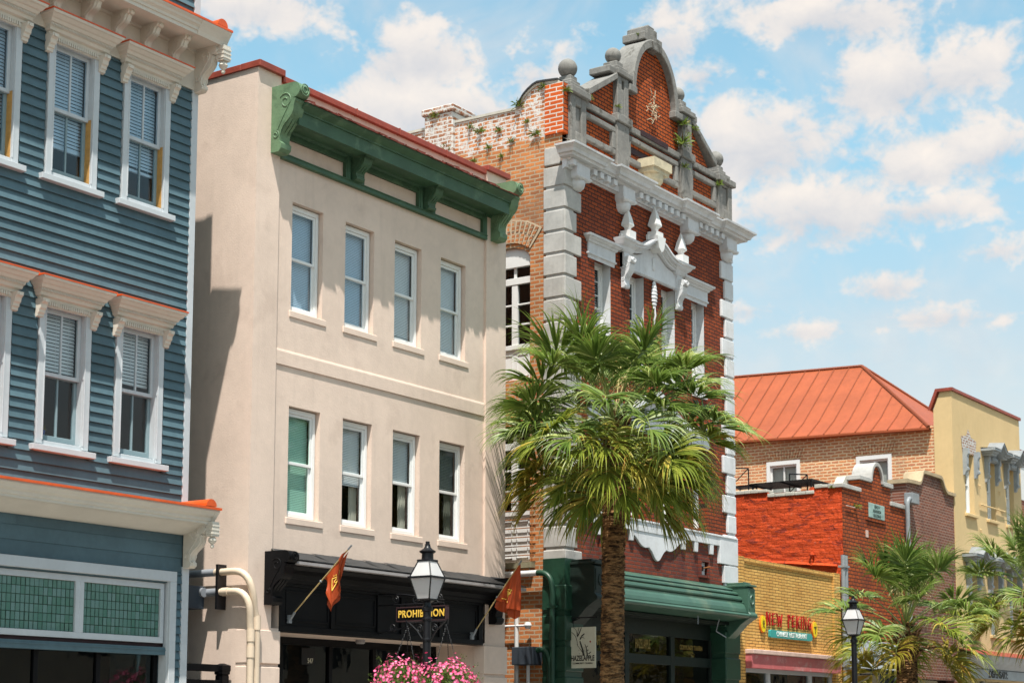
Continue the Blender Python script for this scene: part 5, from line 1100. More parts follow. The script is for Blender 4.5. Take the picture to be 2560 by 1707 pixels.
# eroded painted wall: a gently displaced grid
def dz(y, z): return .012 * math.sin(y * 5.1 + 2 * z) * math.sin(z * 7.3) + random.uniform(-.006, .006)
ys = [14 * (i / ny) ** 1.6 for i in range(ny + 1)]; vs = []
for j in range(nz + 1):
    for y in ys:
        tz = 7.66 if y > 1.96 or y < .92 else 7.53
        vs.append((RX - .02 + dz(y, j), y, 3 + (tz - 3) * j / nz))
m.add(vs, [(j * (ny + 1) + i, j * (ny + 1) + i + 1, (j + 1) * (ny + 1) + i + 1, (j + 1) * (ny + 1) + i) for j in range(nz) for i in range(ny)])
m.quad((RX, 0, 0), (RX, 14, 0), (RX, 14, 3), (RX, 0, 3)); m.build('side_wall', 'brick_painted', red)
m = MB()
y = .36
while y < 9:
    w = random.uniform(.16, .3)
    tz = 7.66 if y > 1.96 or y + w < .92 else 7.53
    m.box(RX - .05 - random.uniform(0, .02), RX + .3, y, y + w - .01, tz - .04, tz + random.uniform(.03, .06)); y += w
m.build('wall_cap', 'render_grey', red, bevel=.012)
m = MB(); m.quad((RX, .3, 6.9), (43.68, .3, 6.9), (43.68, 14, 6.9), (RX, 14, 6.9)); m.quad((RX + .3, .3, 6.9), (RX + .3, 14, 6.9), (RX + .3, 14, 7.6), (RX + .3, .3, 7.6)); m.quad((43.68, .3, 6.9), (43.68, 14, 6.9), (43.68, 14, 0), (43.68, .3, 0)); m.quad((RX, 14, 0), (43.7, 14, 0), (43.7, 14, 7.5), (RX, 14, 7.5)); m.build('roof', 'roof_dark', red)
m = MB(); m.add([(RX - .03, .15, 5.72), (RX - .03, 9, 6.6), (RX - .10, 9, 6.55), (RX - .10, .15, 5.66), (RX - .03, .15, 5.62), (RX - .03, 9, 6.5)], [(0, 1, 2, 3), (3, 2, 5, 4), (0, 3, 4)]); m.tube([(RX - .08, .82, 5.7), (RX - .08, .80, 5.95)], .03, 8); m.lathe([(.03, 5.92), (.07, 5.96), (.06, 6.02), (.01, 6.04)], RX - .08, .80, 10); m.build('roof_flashing', 'brick_painted', red)
m = MB(); m.box(41.09, 42.09, -.05, .0, 7.02, 7.39); pq = m.build('plaque', 'patina', red, bevel=.008)
for i, s_ in enumerate(('BENJ N', 'KENNISON', 'BUILDING')): text(s_, .105, 'patina_dark', 'lettering', pq, (41.59, -.053, 7.32 - i * .115), sx=1.0, bold=.002)
m = MB(); m.box(40.98, 42.2, -.035, .0, 6.93, 7.02); m.box(40.98, 42.2, -.03, .0, 7.39, 7.46); m.box(40.98, 41.09, -.032, 0, 7.02, 7.39); m.box(42.09, 42.2, -.032, 0, 7.02, 7.39); m.build('plaque_surround', 'brick_red_front', red)
m = MB(); m.box(40.95, 41.1, -.012, .0, 6.50, 6.68); m.box(39.7, 40.2, -.06, -.03, 7.15, 7.17); m.build('wall_patch', 'pink_pale', red)
m = MB(); m.wall(RX, 43.68, 0, 3.9, [(39.9, 43.3, 0, 3.3)], y=-.003, depth=.3); m.box(39.8, 43.4, -.14, .0, 3.55, 3.86); m.box(39.8, 43.4, -.10, -.0, 3.2, 3.5); m.build('shop_front', 'grey_trim', red, bevel=.006)
for xa in (40.25, 41.9):
    sash_window(xa, xa + .95, 4.7, 6.1, .02, red, 5.4, 5.2, 'glass', fw=.06)
m = MB(); m.quad((39.9, .28, 0), (43.3, .28, 0), (43.3, .28, 3.3), (39.9, .28, 3.3)); m.build('pane', 'glass_dark', red)
# metal table and chairs on its flat roof
t = thing('roof_table', 'black slatted metal table on the red shop roof beside the wall notch', 'table', (40.6, 1.9, 6.9))
m = MB()
for i in range(14): m.box(40.0 + i * .085, 40.06 + i * .085, 1.0, 2.75, 7.93, 7.95)
for y in (1.0, 1.85, 2.72): m.box(39.98, 41.2, y, y + .04, 7.90, 7.932)
m.build('slatted_top', 'iron_black', t)
for x, y in ((40.05, 1.05), (41.1, 1.05), (40.05, 2.68), (41.1, 2.68)):
    m = MB(); m.tube([(x, y, 6.9), (x, y, 7.92)], .025, 6); m.build('leg', 'iron_black', t)
def chair(loc, label):
    t = thing('roof_chair', label, 'chair', loc, 'black metal chairs on the red shop roof'); x, y, z = loc
    m = MB(); m.tube([(x, y, z + .92), (x, y + .5, z + .98)], .02, 6); m.tube([(x, y, z + .5), (x, y, z + .92)], .02, 6); m.tube([(x, y + .5, z + .5), (x, y + .5, z + .98)], .02, 6); m.tube([(x, y, z + .92), (x, y + .5, z + .5)], .013, 6); m.build('backrest', 'iron_black', t)
    m = MB(); m.box(x, x + .48, y, y + .5, z + .46, z + .50); m.build('seat', 'iron_black', t)
    for a, b in ((0, 0), (.46, 0), (0, .48), (.46, .48)): m = MB(); m.tube([(x + a, y + b, z), (x + a, y + b, z + .48)], .018, 6); m.build('leg', 'iron_black', t)
chair((39.95, 2.75, 7.42), 'largest black metal chair on the red shop roof, nearest the tall palm'); chair((40.9, 1.55, 7.28), 'black metal chair on the red shop roof above the notched wall end'); chair((41.6, 1.2, 7.08), 'black metal chair on the red shop roof nearest the arched parapet')
# drainpipes between the golden and the red shop
for x, lab in ((39.30, 'grey drainpipe against the edge of the golden brick pier'), (39.46, 'grey drainpipe against the corner of the red brick front')):
    t = thing('drainpipe', lab, 'pipe', (x, -.12, 0), 'grey drainpipes beside the golden brick shop'); m = MB(); m.tube([(x, -.10, .1), (x, -.10, 5.9)], .055, 10); m.build('pipe', 'galv', t, smooth=True)
    m = MB()
    for z in (3.2, 4.6, 5.6): m.box(x - .07, x + .07, -.17, .0, z, z + .05)
    m.build('clamp', 'galv', t)
t = thing('sign_bracket', 'black scrolled iron sign arm over the grey shopfront', 'bracket', (40.4, -.1, 3.0)); m = MB()
m.tube([(40.4, 0, 3.05), (40.4, -1.5, 3.05)], .02, 6); m.tube([(40.4, p[1], p[2]) for p in spiral(-.4, 3.17, .10, 1.4, 40.4)], .012, 5); m.tube([(40.4, p[1], p[2]) for p in spiral(-1.2, 3.17, .10, 1.4, 40.4)], .012, 5); m.tube([(40.4, 0, 3.5), (40.4, -1.3, 3.05)], .008, 5); m.build('arm', 'iron_black', t)

# ================================================================= brown brick building with curved parapet
br = thing('brown_brick_shop', 'weathered brown brick shop with scrolled parapet behind the palm', 'shop', (43.7, 0, 0))
pl = [(43.72, 8.22), (44.55, 8.24)] + bez((44.55, 8.24), (44.78, 8.26), (44.78, 8.58), (44.95, 8.60), 8)[1:] + [(46.15, 8.60)] + bez((46.15, 8.60), (46.40, 8.58), (46.38, 8.28), (46.68, 8.22), 8)[1:] + [(47.27, 8.22)]
m = MB(); m.prism([(43.72, 3.6)] + pl + [(47.27, 3.6)], 'y', .02, .40); m.build('front_wall', 'brick_brown', br)
m = MB()
for (a, b), (c, d) in zip(pl, pl[1:]): m.add([(a, -.06, b), (c, -.06, d), (c, .50, d), (a, .50, b), (a, -.06, b + .09), (c, -.06, d + .09), (c, .50, d + .09), (a, .50, b + .09)], [(0, 1, 5, 4), (4, 5, 6, 7), (3, 7, 6, 2), (0, 3, 2, 1)])
m.box(43.64, 43.74, -.065, .5, 8.20, 8.31); m.build('parapet_coping', 'tan_concrete', br)
m = MB(); m.wall(.02, 14, 0, 8.22, y=43.73, axis='y'); m.quad((47.26, .1, 0), (47.26, 14, 0), (47.26, 14, 7.8), (47.26, .1, 7.8)); m.quad((43.73, .4, 7.7), (47.26, .4, 7.7), (47.26, 14, 7.7), (43.73, 14, 7.7)); m.build('side_wall', 'brick_brown_y', br)
m = MB(); m.wall(43.72, 47.27, 0, 3.6, [(44.1, 46.9, 0, 3.05)], y=.0, depth=.3); m.build('shop_front', 'brick_brown', br)
m = MB(); m.quad((44.1, .25, 0), (46.9, .25, 0), (46.9, .25, 3.05), (44.1, .25, 3.05)); m.build('pane', 'glass_dark', br)
t = thing('service_mast', 'grey conduit mast and meter box on the brown brick front', 'pipe', (43.35, -.15, 0))
m = MB(); m.tube([(43.42, -.14, .2), (43.42, -.14, 7.45)] + bend((43.42, -.14, 7.5), (43.42, -.14, 7.74), (43.62, -.14, 7.76)), .06, 10); m.build('pipe', 'galv', t, smooth=True); m = MB(); m.box(43.60, 44.08, -.22, .02, 7.64, 7.92); m.build('box', 'galv', t, bevel=.01)

# ================================================================= yellow stucco building with orange hipped roof
YX = 47.28
yel = thing('yellow_stucco_building', 'yellow stucco building with bracketed grey window hoods and orange hipped roof', 'building', (YX, 0, 0))
yw = [(48.20, 48.92), (50.0, 50.72), (51.70, 52.42)]
m = MB(); m.wall(YX, 53.12, 4.0, 11.26, [(a, b, 7.86, 9.62) for a, b in yw] + [(a, b, 4.45, 6.35) for a, b in yw], y=.0, depth=.2)
P = [(0, 0), (.55, 0), (.55, 10.76), (.34, 11.28), (0, 11.28)]; m.add([(YX, y, z) for y, z in P], [tuple(range(5))]); m.quad((53.12, 0, 0), (53.12, 14, 0), (53.12, 14, 10.3), (53.12, 0, 11.26)); m.quad((YX, .55, 10.3), (53.12, .55, 10.3), (53.12, .34, 11.26), (YX, .34, 11.26)); m.build('wall', 'yellow_stucco', yel)
m = MB(); m.prism([(-.05, 11.27), (.40, 11.27), (.62, 10.76), (.70, 10.78), (.46, 11.36), (-.05, 11.36)], 'x', YX - .06, YX + .14); m.box(YX + .142, 53.18, -.05, .42, 11.27, 11.355); m.build('coping', 'rust_coping', yel)
m = MB(); m.wall(.55, 14, 0, 10.33, [(1.85, 2.95, 8.0, 9.62), (4.75, 5.85, 8.0, 9.70)], y=YX + .02, axis='y', depth=.12); m.quad((YX, 14, 0), (53.1, 14, 0), (53.1, 14, 10.4), (YX, 14, 10.4)); m.build('side_wall', 'brick_tan_y', yel)
for yc, zb in ((2.40, 9.66), (5.30, 9.74)):
    m = MB()
    for i in range(15):
        f = (i - 7) / 7; a = yc + f * .60; d = f * .20; m.add([(YX - .012, a - .028, zb), (YX - .012, a + .028, zb), (YX - .012, a + d * .6 + .034, zb + .30), (YX - .012, a + d * .6 - .034, zb + .30), (YX + .03, a - .028, zb), (YX + .03, a + .028, zb), (YX + .03, a + d * .6 + .034, zb + .30), (YX + .03, a + d * .6 - .034, zb + .30)], [(0, 1, 2, 3), (0, 4, 5, 1), (1, 5, 6, 2), (2, 6, 7, 3), (3, 7, 4, 0)])
    m.build('flat_arch', 'brick_tan_y', yel)
for y0, y1, z1 in ((1.85, 2.95, 9.62), (4.75, 5.85, 9.70)):
    m = MB(); X = YX - .01; m.box(X, X + .1, y0, y0 + .11, 8, z1); m.box(X, X + .1, y1 - .11, y1, 8, z1); m.box(X + .001, X + .1, y0 + .11, y1 - .11, z1 - .12, z1)
    m.box(X + .07, X + .12, y0 + .11, y0 + .16, 8, z1 - .12); m.box(X + .07, X + .12, y1 - .16, y1 - .11, 8, z1 - .12); m.box(X + .07, X + .12, (y0 + y1) / 2 - .02, (y0 + y1) / 2 + .02, 8, z1 - .12); m.box(X + .071, X + .12, y0 + .11, y1 - .11, z1 - .18, z1 - .12)
    w = m.build('window', 'bright_white', yel, org=(X, y0, 8)); m = MB(); m.quad((X + .10, y0, 8), (X + .10, y1, 8), (X + .10, y1, z1), (X + .10, y0, z1)); m.build('pane', 'glass', w); m = MB(); m.quad((X + .16, y0, 8), (X + .16, y1, 8), (X + .16, y1, z1), (X + .16, y0, z1)); m.build('roller_blind', 'render_grey', w)
# hipped standing seam roof, kicked out at the eaves
ex0, ex1, ey0, ey1 = YX - .22, 53.3, .62, 14.4; kx0, kx1, ky0, ky1 = YX + .55, 52.6, 1.3, 13.6
rz = lambda y: 10.24 + .028 * (y - .6)
A = [(ex0, ey0, rz(ey0)), (ex1, ey0, rz(ey0)), (ex1, ey1, rz(ey1)), (ex0, ey1, rz(ey1))]; Bk = [(kx0, ky0, rz(ky0) + .52), (kx1, ky0, rz(ky0) + .52), (kx1, ky1, rz(ky1) + .52), (kx0, ky1, rz(ky1) + .52)]
R0, R1 = (50.2, 3.95, 12.93), (50.2, 10.6, 13.15)
m = MB(); m.add(A + Bk + [R0, R1], [(0, 1, 5, 4), (1, 2, 6, 5), (2, 3, 7, 6), (3, 0, 4, 7), (4, 5, 8), (5, 6, 9, 8), (6, 7, 9), (7, 4, 8, 9)])
m.add([(ex0, ey0, rz(ey0) - .06), (ex0, ey1, rz(ey1) - .06), (ex0, ey1, rz(ey1)), (ex0, ey0, rz(ey0)), (YX + .1, ey0, rz(ey0) - .06), (YX + .1, ey1, rz(ey1) - .06)], [(0, 1, 2, 3), (0, 4, 5, 1)]); rf = m.build('roof', 'roof_orange', yel)
m = MB(); nse = 26; hip = Vector(R0) - Vector(Bk[0])
for i in range(nse):
    y = ey0 + .25 + i * .50; yk = y
    if y > ky1: break
    e = Vector((ex0, y, rz(y)))
    if y < ky0:
        q = (y - ey0) / (ky0 - ey0); m.tube([e + Vector((0, 0, .012)), Vector(A[0]).lerp(Vector(Bk[0]), q) + Vector((0, 0, .014))], .020, 4); continue
    kk = Vector((kx0, y, rz(y) + .52))
    # the seam climbs the slope at right angles to the eave until it meets hip or ridge
    n1v = Vector((0, 1, .028)); 
    if yk < R0[1]:
        t_ = (yk - ky0) / (R0[1] - ky0); tp_ = Vector(Bk[0]) + hip * t_
    elif yk < R1[1]:
        t_ = (yk - R0[1]) / (R1[1] - R0[1]); tp_ = Vector(R0) + (Vector(R1) - Vector(R0)) * t_
    else:
        t_ = (ky1 - yk) / (ky1 - R1[1]); tp_ = Vector(Bk[3]) + (Vector(R1) - Vector(Bk[3])) * t_
    mid = e.lerp(kk, .55) + Vector((0, 0, -.015))
    m.tube([e + Vector((0, 0, .012)), kk + Vector((0, 0, .014)), tp_ + Vector((0, 0, .014))], .020, 4)
for a, b in ((Bk[0], R0), (R0, R1), (Bk[1], R0), (A[0], Bk[0]), (A[1], Bk[1])): m.tube([Vector(a) + Vector((0, 0, .02)), Vector(b) + Vector((0, 0, .02))], .05, 6)
m.build('roof_seams', 'roof_seam_shaded', rf)
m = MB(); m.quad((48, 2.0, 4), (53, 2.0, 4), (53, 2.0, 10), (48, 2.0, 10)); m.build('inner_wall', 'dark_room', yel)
def yhood(a, b, z, full):
    xc = (a + b) / 2
    for x in (a - .16, b + .02):
        m = MB(); m.prism([(0, z + .16), (-.16, z + .16), (-.17, z + .0), (-.13, z - .06), (-.12, z - .38), (-.15, z - .42), (-.15, z - .47), (-.08, z - .52), (-.06, z - .60), (0, z - .62)], 'x', x, x + .14); m.box(x + .03, x + .11, -.14, -.11, z - .3, z); m.build('hood_bracket', 'hood_grey', yel)
    if full:
        m = MB(); L, Rr = a - .42, b + .42
        for off, p, th in ((.16, .30, .06), (.22, .36, .06), (.28, .44, .07)):
            pr = [(L + .42 - p, z + off), (xc - .28, z + off), (xc, z + off + .24), (xc + .28, z + off), (Rr - .42 + p, z + off)]; m.prism(pr + [(x, zz + th) for x, zz in pr[::-1]], 'y', -p, 0)
        m.prism([(a - .1, z + .03), (b + .1, z + .03), (b + .1, z + .17), (xc, z + .40), (a - .1, z + .17)], 'y', -.12, 0)
        for dx in (-.2, -.1, 0, .1, .2): m.lathe([(.01, z + .04), (.05, z + .07), (.05, z + .14), (.01, z + .18)], xc + dx, -.13, 8)
        h = m.build('window_hood', 'hood_grey', yel); m = MB()
        m.add([(L - .02, -.46, z + .352), (xc - .30, -.46, z + .352), (xc, -.46, z + .592), (xc + .30, -.46, z + .352), (Rr + .02, -.46, z + .352), (L - .02, 0, z + .39), (xc - .30, 0, z + .39), (xc, 0, z + .63), (xc + .30, 0, z + .39), (Rr + .02, 0, z + .39)], [(0, 1, 6, 5), (1, 2, 7, 6), (2, 3, 8, 7), (3, 4, 9, 8)]); m.build('hood_cap', 'galv', h)
for i, (a, b) in enumerate(yw):
    for z0, z1 in ((7.86, 9.62), (4.45, 6.35)):
        w = sash_window(a + .01, b - .01, z0, z1, .14, yel, (z0 + z1) / 2, z0 + .05, 'glass', fw=.07)
        m = MB(); m.box(a - .10, b + .10, -.09, .1, z0 - .09, z0); m.build('sill', 'yellow_stucco', w, bevel=.01)
        yhood(a, b, z1 - .06, not (i == 0 and z0 > 7))
m = MB(); m.add([(48.02, -.012, 9.62), (49.1, -.012, 9.62), (49.18, -.012, 10.06), (48.75, -.012, 10.12), (48.52, -.012, 10.34), (48.36, -.012, 10.12), (47.94, -.012, 10.06)], [tuple(range(7))]); m.build('bare_masonry', 'brick_chimney_x', yel)
m = MB(); m.tube([(49.25, -.06, 8.22), (51.4, -.06, 8.22)], .022, 6)
m.build('tie_rod', 'yellow_stucco', yel)
for x, z in ((49.3, 8.8), (49.3, 7.5), (51.0, 8.8), (48.6, 7.0), (50.5, 6.9)): m = MB(); m.tube([(x, .0, z), (x, -.05, z - .02), (x + .02, -.05, z - .12)], .016, 5); m.build('wall_hook', 'yellow_stucco', yel)
m = MB(); m.mould([(.04, 3.42), (.08, 3.44), (.16, 3.50), (.30, 3.60), (.42, 3.72), (.46, 3.76), (.48, 3.80)], 47.6, 53.1, right=False); m.box(47.4, 53.1, -.10, .0, 3.16, 3.42); yc_ = m.build('shop_cornice', 'hood_grey', yel)
m = MB(); m.add([(47.2, -.50, 3.80), (53.1, -.50, 3.80), (53.1, 0, 3.98), (47.2, 0, 3.98)], [(0, 1, 2, 3)]); m.build('cornice_roof', 'rust_coping', yc_)
text(':DISPENSARY:', .30, 'ink', 'lettering', yc_, (50.2, -.104, 3.29), sx=.92, bold=.006)
m = MB(); m.wall(YX, 53.12, 0, 4.0, [(48.0, 52.6, 0, 3.1)], y=-.002, depth=.3); m.build('shop_wall', 'yellow_stucco', yel)
m = MB()
for x in (48.0, 49.5, 51.0, 52.5): m.box(x, x + .10, .1, .2, 0, 3.1)
sf = m.build('shop_front', 'hood_grey', yel); m = MB(); m.quad((48, .16, 0), (52.6, .16, 0), (52.6, .16, 3.1), (48, .16, 3.1)); m.build('pane', 'glass_dark', sf)

# ================================================================= building beyond
far = thing('brick_building', 'brick building with white painted upper storey beyond the yellow one', 'building', (53.3, 0, 0))
m = MB(); m.box(53.3, 62, .3, 12, 0, 8.9); m.build('wall', 'brick_red_x', far); m = MB(); m.box(53.28, 62.02, .26, 12.02, 8.9, 10.3); m.build('upper_wall', 'bright_white', far); m = MB(); m.box(53.2, 62.1, .15, 12.1, 10.3, 10.45); m.build('roof_edge', 'rust_coping', far)

# ================================================================= street lamps
def lamp(label, x, y, top, rz, arms):
    t = thing('street_lamp', label, 'street lamp', (x, y, .13), 'black lanterns on posts along the kerb'); zb = top - .83      # underside of the lantern
    m = MB(); m.lathe([(.20, .13), (.20, .35), (.16, .42), (.12, .50), (.10, .75), (.075, .85), (.06, 1.0), (.058, zb - .16), (.075, zb - .15), (.08, zb - .10), (.06, zb - .08), (.055, zb - .03), (.10, zb - .01), (.10, zb + .01)], x, y, 16); m.build('post', 'iron_black', t, smooth=True)
    def sq(s, z): return [(x + s * math.sqrt(2) / 2 * math.cos(rz + math.pi / 4 + i * math.pi / 2), y + s * math.sqrt(2) / 2 * math.sin(rz + math.pi / 4 + i * math.pi / 2), z) for i in range(4)]
    z1, z2 = zb + .32, zb + .555; q0, q1, q2 = sq(.20, zb + .01), sq(.36, z1), sq(.185, z2)
    m = MB()
    for i in range(4): m.tube([q0[i], q1[i]], .011, 5); m.tube([q1[i], q2[i]], .011, 5); m.tube([q0[i], q0[(i + 1) % 4]], .012, 5); m.tube([q2[i], q2[(i + 1) % 4]], .011, 5)
    a, b = sq(.40, z1 - .015), sq(.40, z1 + .014); m.add(a + b, [(0, 1, 5, 4), (1, 2, 6, 5), (2, 3, 7, 6), (3, 0, 4, 7), (0, 3, 2, 1), (4, 5, 6, 7)])
    a, b = sq(.22, z2 - .004), sq(.21, z2 + .018); m.add(a + b, [(0, 1, 5, 4), (1, 2, 6, 5), (2, 3, 7, 6), (3, 0, 4, 7), (0, 3, 2, 1), (4, 5, 6, 7)])
    m.lathe([(.085, z2 + .015), (.083, z2 + .105), (.10, z2 + .115), (.115, z2 + .125), (.117, z2 + .14), (.09, z2 + .155), (.06, z2 + .175), (.042, z2 + .20), (.036, z2 + .225), (.040, z2 + .228), (.040, z2 + .235), (.030, z2 + .236), (.030, z2 + .275), (.022, z2 + .278)], x, y, 18)
    m.build('lantern_frame', 'iron_black', t, smooth=True)
    for i in range(4):
        for a, b in ((q0, q1), (q1, q2)):
            m = MB(); c = Vector((x, y, 0)); ins = lambda p: (x + (p[0] - x) * .985, y + (p[1] - y) * .985, p[2]); m.quad(ins(a[i]), ins(a[(i + 1) % 4]), ins(b[(i + 1) % 4]), ins(b[i])); m.build('pane', 'opal_glass', t)
    m = MB(); m.lathe([(.02, zb + .02), (.03, zb + .1), (.03, zb + .2), (.01, zb + .24)], x, y, 8); m.build('burner', 'grey_lip', t)
    if arms:
        m = MB(); zz = zb - .30
        for s in (1, -1):
            e = y + s * .34
            m.tube([(x, y + s * .05, zz), (x, e, zz)], .011, 6); m.tube([(x, y + s * .05, zz - .28), (x, y + s * .17, zz - .12), (x, e - s * .02, zz)], .011, 6); m.tube([(x, p[1], p[2]) for p in spiral(y + s * .13, zz - .09, .055, 1.4, x, a0=1.5)], .008, 5); m.tube([(x, e, zz), (x, e + s * .03, zz + .03), (x, e + s * .02, zz - .05)], .010, 5)
        for z in (zz + .02, zz - .27, zb - .13): m.lathe([(.07, z), (.075, z + .02), (.07, z + .04)], x, y, 12)
        m.tube([(x, y, zz - .28), (x, y, zb - .09)], .058, 10); m.build('basket_arm', 'iron_black', t, smooth=True)
    return t
LX, LY = 19.60, -2.50
lamp('black square street lantern behind the pink flower baskets', LX, LY, 4.31, rad(3), True)
lamp('black square street lantern in front of the shorter bushy palm', 34.35, -2.50, 4.49, rad(3), False)

# ---- hanging baskets of petunias
def basket(label, cx, cy, ztop, seed, hook):
    rnd = random.Random(seed); t = thing('flower_basket', label, 'flower basket', (cx, cy, ztop - .75), 'pink petunia baskets hanging from the lamp')
    m = MB(); m.lathe([(.05, ztop - .72), (.16, ztop - .66), (.25, ztop - .52), (.29, ztop - .36), (.30, ztop - .33), (.27, ztop - .33)], cx, cy, 18); m.build('bowl', 'basket_brown', t, smooth=True)
    for a in (.5, 2.6, 4.7):
        m = MB(); p, q = Vector((cx, hook[1], hook[2])), Vector((cx + .26 * math.cos(a), cy + .26 * math.sin(a), ztop - .33)); L = (q - p).length; n = int(L / .032)
        for i in range(n):
            c = p.lerp(q, (i + .5) / n); d = (q - p).normalized(); s = d.cross(Vector((1, 0, 0)) if i % 2 else Vector((.3, 1, 0))).normalized()
            m.tube([c + d * .02 * math.cos(k2 * 1.047) + s * .008 * math.sin(k2 * 1.047) for k2 in range(7)], .0028, 4, caps=False)
        m.build('chain', 'iron_black', t)
    def pt(r0=.8, r1=1.0):
        a = rnd.uniform(0, math.tau); e = math.asin(rnd.uniform(-.55, 1)); r = rnd.uniform(r0, r1); k2 = 1 + .14 * math.sin(3 * a + seed) + .10 * math.sin(5 * a + e * 4)
        d = Vector((math.cos(a) * math.cos(e), math.sin(a) * math.cos(e), math.sin(e))); return Vector((cx + d.x * .42 * r * k2, cy + d.y * .42 * r * k2, ztop - .36 + d.z * .34 * r * k2)), d
    m = MB()
    for i in range(3600):
        p, d = pt(.45, 1.0); u = (d * .4 + Vector((rnd.gauss(0, 1), rnd.gauss(0, 1), rnd.gauss(0, 1)))).normalized(); v = u.cross(Vector((rnd.gauss(0, 1), rnd.gauss(0, 1), rnd.gauss(0, 1)))).normalized(); s = rnd.uniform(.012, .026)
        m.add([p - u * s, p + v * s * .5, p + u * s, p - v * s * .5], [(0, 1, 2, 3)])
    for i in range(16):      # trailing and rising sprays
        p, d = pt(.9, 1.0); d.z = abs(d.z) + .3 if i < 11 else -1
        for j in range(26):
            f = j / 26; c = p + d * f * rnd.uniform(.14, .17) + Vector((rnd.gauss(0, .018), rnd.gauss(0, .018), rnd.gauss(0, .012))); u = Vector((rnd.gauss(0, 1), rnd.gauss(0, 1), rnd.gauss(0, 1))).normalized() * .014; v = u.cross(d).normalized() * .007
            m.add([c - u, c + v, c + u, c - v], [(0, 1, 2, 3)])
    m.build('foliage', 'petunia_leaf', t)
    m = MB()
    for i in range(620):
        p, d = pt(.94, 1.12 if i % 9 else 1.3); n = (d + Vector((rnd.gauss(0, .45), rnd.gauss(0, .45), rnd.gauss(0, .35)))).normalized(); u = n.cross(Vector((.3, .2, 1))).normalized(); v = n.cross(u); s = rnd.uniform(.017, .027); a0 = rnd.uniform(0, 1)
        vs = [p]
        for k2 in range(10):
            a = a0 + k2 * math.tau / 10; r = s * (1.0 if k2 % 2 else .82); vs.append(p + (u * math.cos(a) + v * math.sin(a)) * r + n * (.006 if k2 % 2 else .004))
        m.m = 0; m.add(vs, [(0, k2 + 1, (k2 + 1) % 10 + 1) for k2 in range(10)])
        m.m = 1; m.add([p + n * .004 + (u * math.cos(k2 * 1.257) + v * math.sin(k2 * 1.257)) * s * .28 for k2 in range(5)], [(0, 1, 2, 3, 4)])
    tag(m.build('blooms', ['bloom_pink', 'bloom_eye'], t), None, None, kind='stuff')
    return t
zk = 4.31 - .83 - .30
basket('pink petunia basket hanging on the building side of the lamp post', LX, LY + .40, 2.66, 3, (LX, LY + .34, zk - .05)); basket('pink petunia basket hanging on the road side of the lamp post', LX, LY - .37, 2.62, 8, (LX, LY - .34, zk - .05))

# ================================================================= palmetto palms
def frond(rnd, hub, azm, elv, Lp, R, droop, nl=70):
    """one fan leaf: an arching stalk, then leaflets fanning round its end, stiff at first and hanging at their tips"""
    st = MB(); bl = MB()
    d = Vector((math.cos(elv) * math.cos(azm), math.cos(elv) * math.sin(azm), math.sin(elv))); p = Vector(hub) + d * .08; pts = [p.copy()]
    sag = .04 + .13 * max(0, math.cos(elv)) * droop
    for i in range(7):
        d = (d + Vector((0, 0, -sag * (i + 1) / 7))).normalized(); p = p + d * Lp / 7; pts.append(p.copy())
    side = d.cross(Vector((0, 0, 1)))
    if side.length < .2: side = Vector((-math.sin(azm), math.cos(azm), 0))
    side.normalize(); side = (side + Vector((0, 0, rnd.gauss(0, .3)))).normalized(); n = side.cross(d).normalized()
    cost = [p.copy()]; dd = d.copy()
    for i in range(5): dd = (dd + Vector((0, 0, -.26 * droop))).normalized(); cost.append(cost[-1] + dd * R * .085)
    st.tube(pts + cost[1:], [.022, .02, .018, .016, .014, .013, .012, .012, .010, .008, .006, .004, .003], 6)
    for i in range(nl):
        f = (i + .5) / nl * 2 - 1; a = f * rad(150) + rnd.gauss(0, .03)
        ci = int((1 - abs(f)) * 4.99); o = cost[ci]
        v = (d * math.cos(a) + side * math.sin(a) + n * (.10 + .34 * abs(math.sin(a)) + rnd.gauss(0, .05))).normalized()
        L = R * (.80 + .20 * math.cos(a * .7)) * rnd.uniform(.84, 1.1); N = 10; w0 = .027 * R * rnd.uniform(.85, 1.15); q = o.copy(); vs = []; tw = rnd.gauss(0, .3); sw = Vector((rnd.gauss(0, .05), rnd.gauss(0, .05), 0))
        g = droop * rnd.uniform(.6, 1.5)
        for j in range(N + 1):
            t = j / N; wid = w0 * (min(1, .2 + t * 2.8) if t < .32 else max(0.03, (1 - (t - .32) / .68) ** 1.15))
            wv = v.cross(n).normalized(); nn = wv.cross(v).normalized(); wv = (wv * math.cos(tw * t) + nn * math.sin(tw * t))
            vs += [q - wv * wid - nn * wid * .35, q + nn * wid * .3, q + wv * wid - nn * wid * .35]
            bend_ = 0 if t < .25 else (.34 * g * ((t - .25) / .75) ** .8)
            v = (v + Vector((0, 0, -1)) * (.015 + bend_) + sw * t).normalized(); q = q + v * L / N
        bl.add(vs, [(3 * j + k2, 3 * j + k2 + 1, 3 * j + k2 + 4, 3 * j + k2 + 3) for j in range(N) for k2 in (0, 1)])
    return st, bl
